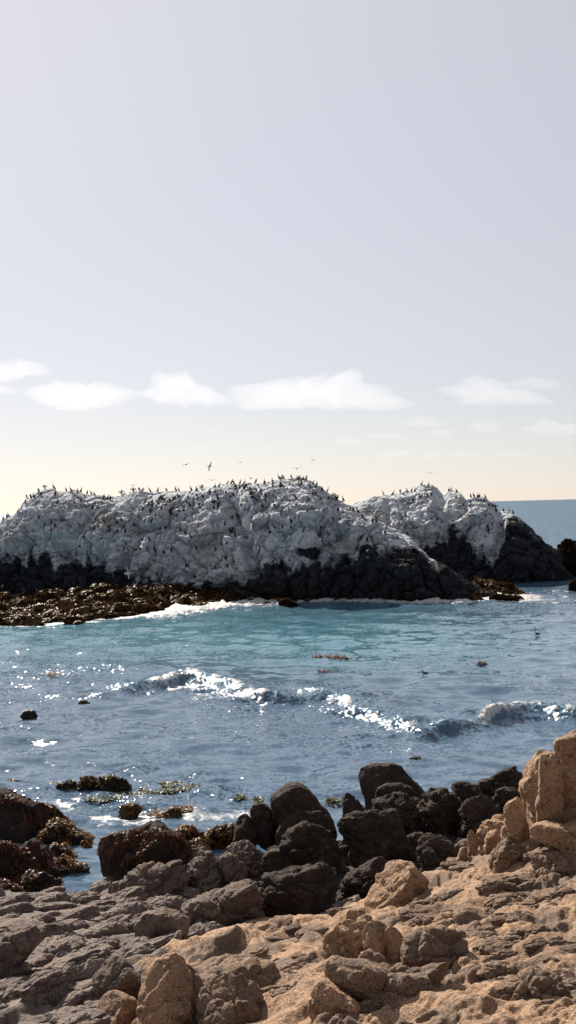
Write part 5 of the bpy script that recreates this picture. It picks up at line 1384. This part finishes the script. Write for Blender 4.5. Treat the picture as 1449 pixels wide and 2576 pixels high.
# the packed flock on the crest: nothing tells these apart
n_ = 0
CL = [(600, 14, 0), (640, 20, 8), (690, 16, 4), (740, 22, 2), (560, 12, 14), (520, 16, 4), (470, 22, 12), (410, 16, 8), (385, 10, 20), (660, 18, 26), (540, 20, 34), (450, 18, 30)]
while n_ < 34:
    k = brs.randint(len(CL)); x = CL[k][0] + brs.normal() * CL[k][1]
    if not 360 < x < 790: continue
    y = cols(RIDGE, x) + 3 + CL[k][2] + abs(brs.normal()) * 13
    if perch(x, y + 5, CORM[brs.choice([0, 1, 1, 2, 3])], 'cormorant', 'black cormorant in the packed flock just below the crest of the main island', 'cormorant', 'packed flock under the main crest', find=4): n_ += 1

# past three hundred: the rest of the crowd on the crest, one mass
small = [cormorant(n__, 0, None, .034) for n__ in (N_UP, N_S, N_LOW)]
sv = []
for me_ in small:
    v_ = np.zeros(len(me_.vertices) * 3); me_.vertices.foreach_get('co', v_)
    sv.append((v_.reshape(-1, 3), np.array([p_.vertices[:] for p_ in me_.polygons])))
AV, AF, k0 = [], [], 0
n_ = 0
while n_ < 80:
    k = brs.randint(len(CL)); x = CL[k][0] + brs.normal() * CL[k][1] * 1.3
    if not 350 < x < 800: continue
    y = cols(RIDGE, x) + 4 + CL[k][2] + abs(brs.normal()) * 20
    h = hit_island(x, y)
    if h is None: continue
    v_, f_ = sv[brs.randint(3)]
    a_ = brs.uniform(0, 6.28); s_ = brs.uniform(1.05, 1.35)
    q_ = np.stack([v_[:, 0] * math.cos(a_) - v_[:, 1] * math.sin(a_), v_[:, 0] * math.sin(a_) + v_[:, 1] * math.cos(a_), v_[:, 2]], 1) * s_ + np.array(h[0]) - (0, 0, .03)
    AV.append(q_); AF.append(f_ + k0); k0 += len(q_); n_ += 1
crowd = link('cormorant_crowd', mesh_np('cormorant_crowd', np.concatenate(AV), np.concatenate(AF)), M['cormorant'])
tag(crowd, 'rest of the crowd of black cormorants packed under the main crest', 'cormorants', 'packed flock under the main crest', 'stuff')

for lab, (x, y) in [('white gull standing on the pale left slope of the main island', P1([(250, 640)])[0]), ('white gull standing on the dark knob at the right foot of the main island', P2_([(1238, 725)])[0]),
                    ('white gull standing on the right shoulder beside cormorants', P2_([(998, 400)])[0]), ('white gull on the upper left face of the right rock stack', P3([(175, 395)])[0]),
                    ('white gull low on the left of the right rock stack', P3([(208, 587)])[0]), ('white gull on the dark right slope of the right rock stack', P3([(970, 557)])[0]),
                    ('white gull resting on the stained ledge of the right rock stack', P3([(890, 700)])[0]), ('white gull just under the skyline of the right rock stack', P3([(600, 330)])[0]),
                    ('white gull standing at the left end of the weedy ledge', P1([(15, 975)])[0])]:
    perch(x, y + 4, GULL_STAND, 'gull', lab, 'gull', 'gulls on the rocks', size=1.15)

def swim(label, px, py, yaw):
    c = on_sea(px, py)
    o = bpy.data.objects.new('cormorant', SWIM); COL.objects.link(o)
    o.location = (c[0], c[1], .03); o.rotation_euler = (0, 0, yaw)
    tag(o, label, 'cormorant', 'cormorants swimming in the bay')
swim('black cormorant swimming with raised neck in the middle of the bay', 1070, 1694, R(90))
swim('black cormorant swimming at the far right of the bay, upper of two', 1351, 1585, R(70))
swim('black cormorant swimming at the far right of the bay, lower of two', 1352, 1594, R(100))
swim('black cormorant swimming in the surf line near the weedy ledge', 528, 1538, R(40))

def wing_mesh(side, lift, bend, span=.66, chord=.17, sweep=.12):
    """tapered wing with an elbow: rises to the elbow, then bends"""
    st = np.linspace(0, 1, 9); x = 0; zz = 0; pts = []
    prev = 0
    for s in st:
        ang = lift if s < .45 else lift - bend
        x += (s - prev) * span * math.cos(ang); zz += (s - prev) * span * math.sin(ang); prev = s
        c = chord * (1.05 - .25 * s if s < .55 else (1.05 - .25 * .55) * (1 - ((s - .55) / .45) ** 2.2 * .92))
        y0 = .06 * math.sin(min(s / .5, 1) * math.pi / 2) - sweep * max(0, s - .4) * 1.6
        pts.append((x, y0, zz, c))
    V = []; F = []
    for (x_, y0, z_, c) in pts:
        th = .018 * (c / chord) + .003
        V += [(side * x_, y0 + c * .35, z_), (side * x_, y0 + c * .1, z_ + th), (side * x_, y0 - c * .65, z_ + .002), (side * x_, y0 + c * .05, z_ - th * .4)]
    for i in range(len(pts) - 1):
        for k in range(4):
            F.append((i * 4 + k, i * 4 + (k + 1) % 4, i * 4 + 4 + (k + 1) % 4, i * 4 + 4 + k))
    F += [(0, 1, 2, 3), tuple((len(pts) - 1) * 4 + k for k in range(4))]
    me = bpy.data.meshes.new('wing'); me.from_pydata(V, [], F)
    me.polygons.foreach_set('use_smooth', np.ones(len(F), bool))
    return me

BODY = {}
def flyer(label, px, py, Yd, yaw, bank, liftl, liftr, bend, kind='gull', pitch=0.0, size=1.0):
    bm_ = M['gull'] if kind == 'gull' else M['brown_bird'] if kind == 'dark' else M['cormorant']
    wm = M['gull_grey'] if kind == 'gull' else bm_
    neck = .14 if kind == 'black' else 0
    body = BODY.get(kind) or fuse('gull', [tube([(0, -.30, .0), (0, -.20, .005), (0, -.06, 0), (0, .08, .0), (0, .18, .02), (0, .24 + neck, .03), (0, .29 + neck, .025), (0, .34 + neck, .015)], (.012, .045, .075, .07, .045, .04, .02, .006)),
                         tube([(0, -.16, .01), (0, -.27, .005), (0, -.36, .0)], (.03, .05, .065), 8, 1.0)], bm_, .014)
    BODY[kind] = body
    nm = 'gull' if kind != 'black' else 'cormorant'
    o = bpy.data.objects.new(nm, body); COL.objects.link(o)
    o.location = Vector(at(px, py, Yd)); o.rotation_euler = (R(pitch), R(bank), R(yaw)); o.scale = (size * 1.25,) * 3
    tag(o, label, nm, 'birds flying over the island')
    for s, l in ((-1, liftl), (1, liftr)):
        w = link('wing', wing_mesh(s, R(l), R(bend)), wm, o)
        w.location = (s * .04, .03, .03)
flyer('pale gull flying furthest left of the birds above the long crest', 468, 1169, 186, 160, 8, 14, 6, 30)
flyer('dark bird banking steeply with long pointed wings above the crest', 528, 1173, 186, -60, -52, 6, 10, 28, 'dark', 20, 1.1)
flyer('gull flying with one wing level and the other raised steeply', 606, 1163, 186, 10, -4, 2, 42, 8)
flyer('black bird flying directly away above the central summit', 787, 1157, 190, 15, 0, 25, 25, 60, 'black', 0, .8)
flyer('pale gull gliding on bowed wings just above the central summit', 746, 1179, 190, 170, 0, 16, 16, 30, 'gull', 0, 1.15)
flyer('faint pale gull gliding low over the crest beside the dark bird', 533, 1208, 196, 170, 0, 14, 14, 26, 'gull', 0, 1.0)
flyer('pale gull gliding over the saddle of the island', 334, 1221, 196, 175, 0, 16, 12, 32, 'gull', 0, 1.0)
flyer('pale gull gliding above the right rock stack', 1081, 1190, 225, 170, 0, 16, 14, 26, 'gull', 0, 1.15)
flyer('small black bird hovering just above the crest left of the central summit', 631, 1204, 192, 60, 20, 30, 30, 30, 'black', 0, .6)
flyer('white gull with upright wings flying in front of the dark foot of the island', 321, 1443, 160, -60, 68, 12, 12, 16, 'gull', 0, 1.0)
flyer('white gull diving across the pale face under the saddle with wings in one line', 303, 1259, 176, 20, -36, 4, 4, 6, 'gull', 0, 1.25)
flyer('white gull sweeping across the upper face of the right rock stack', 1068, 1270, 222, 20, -24, 6, 2, 10, 'gull', 0, 1.3)
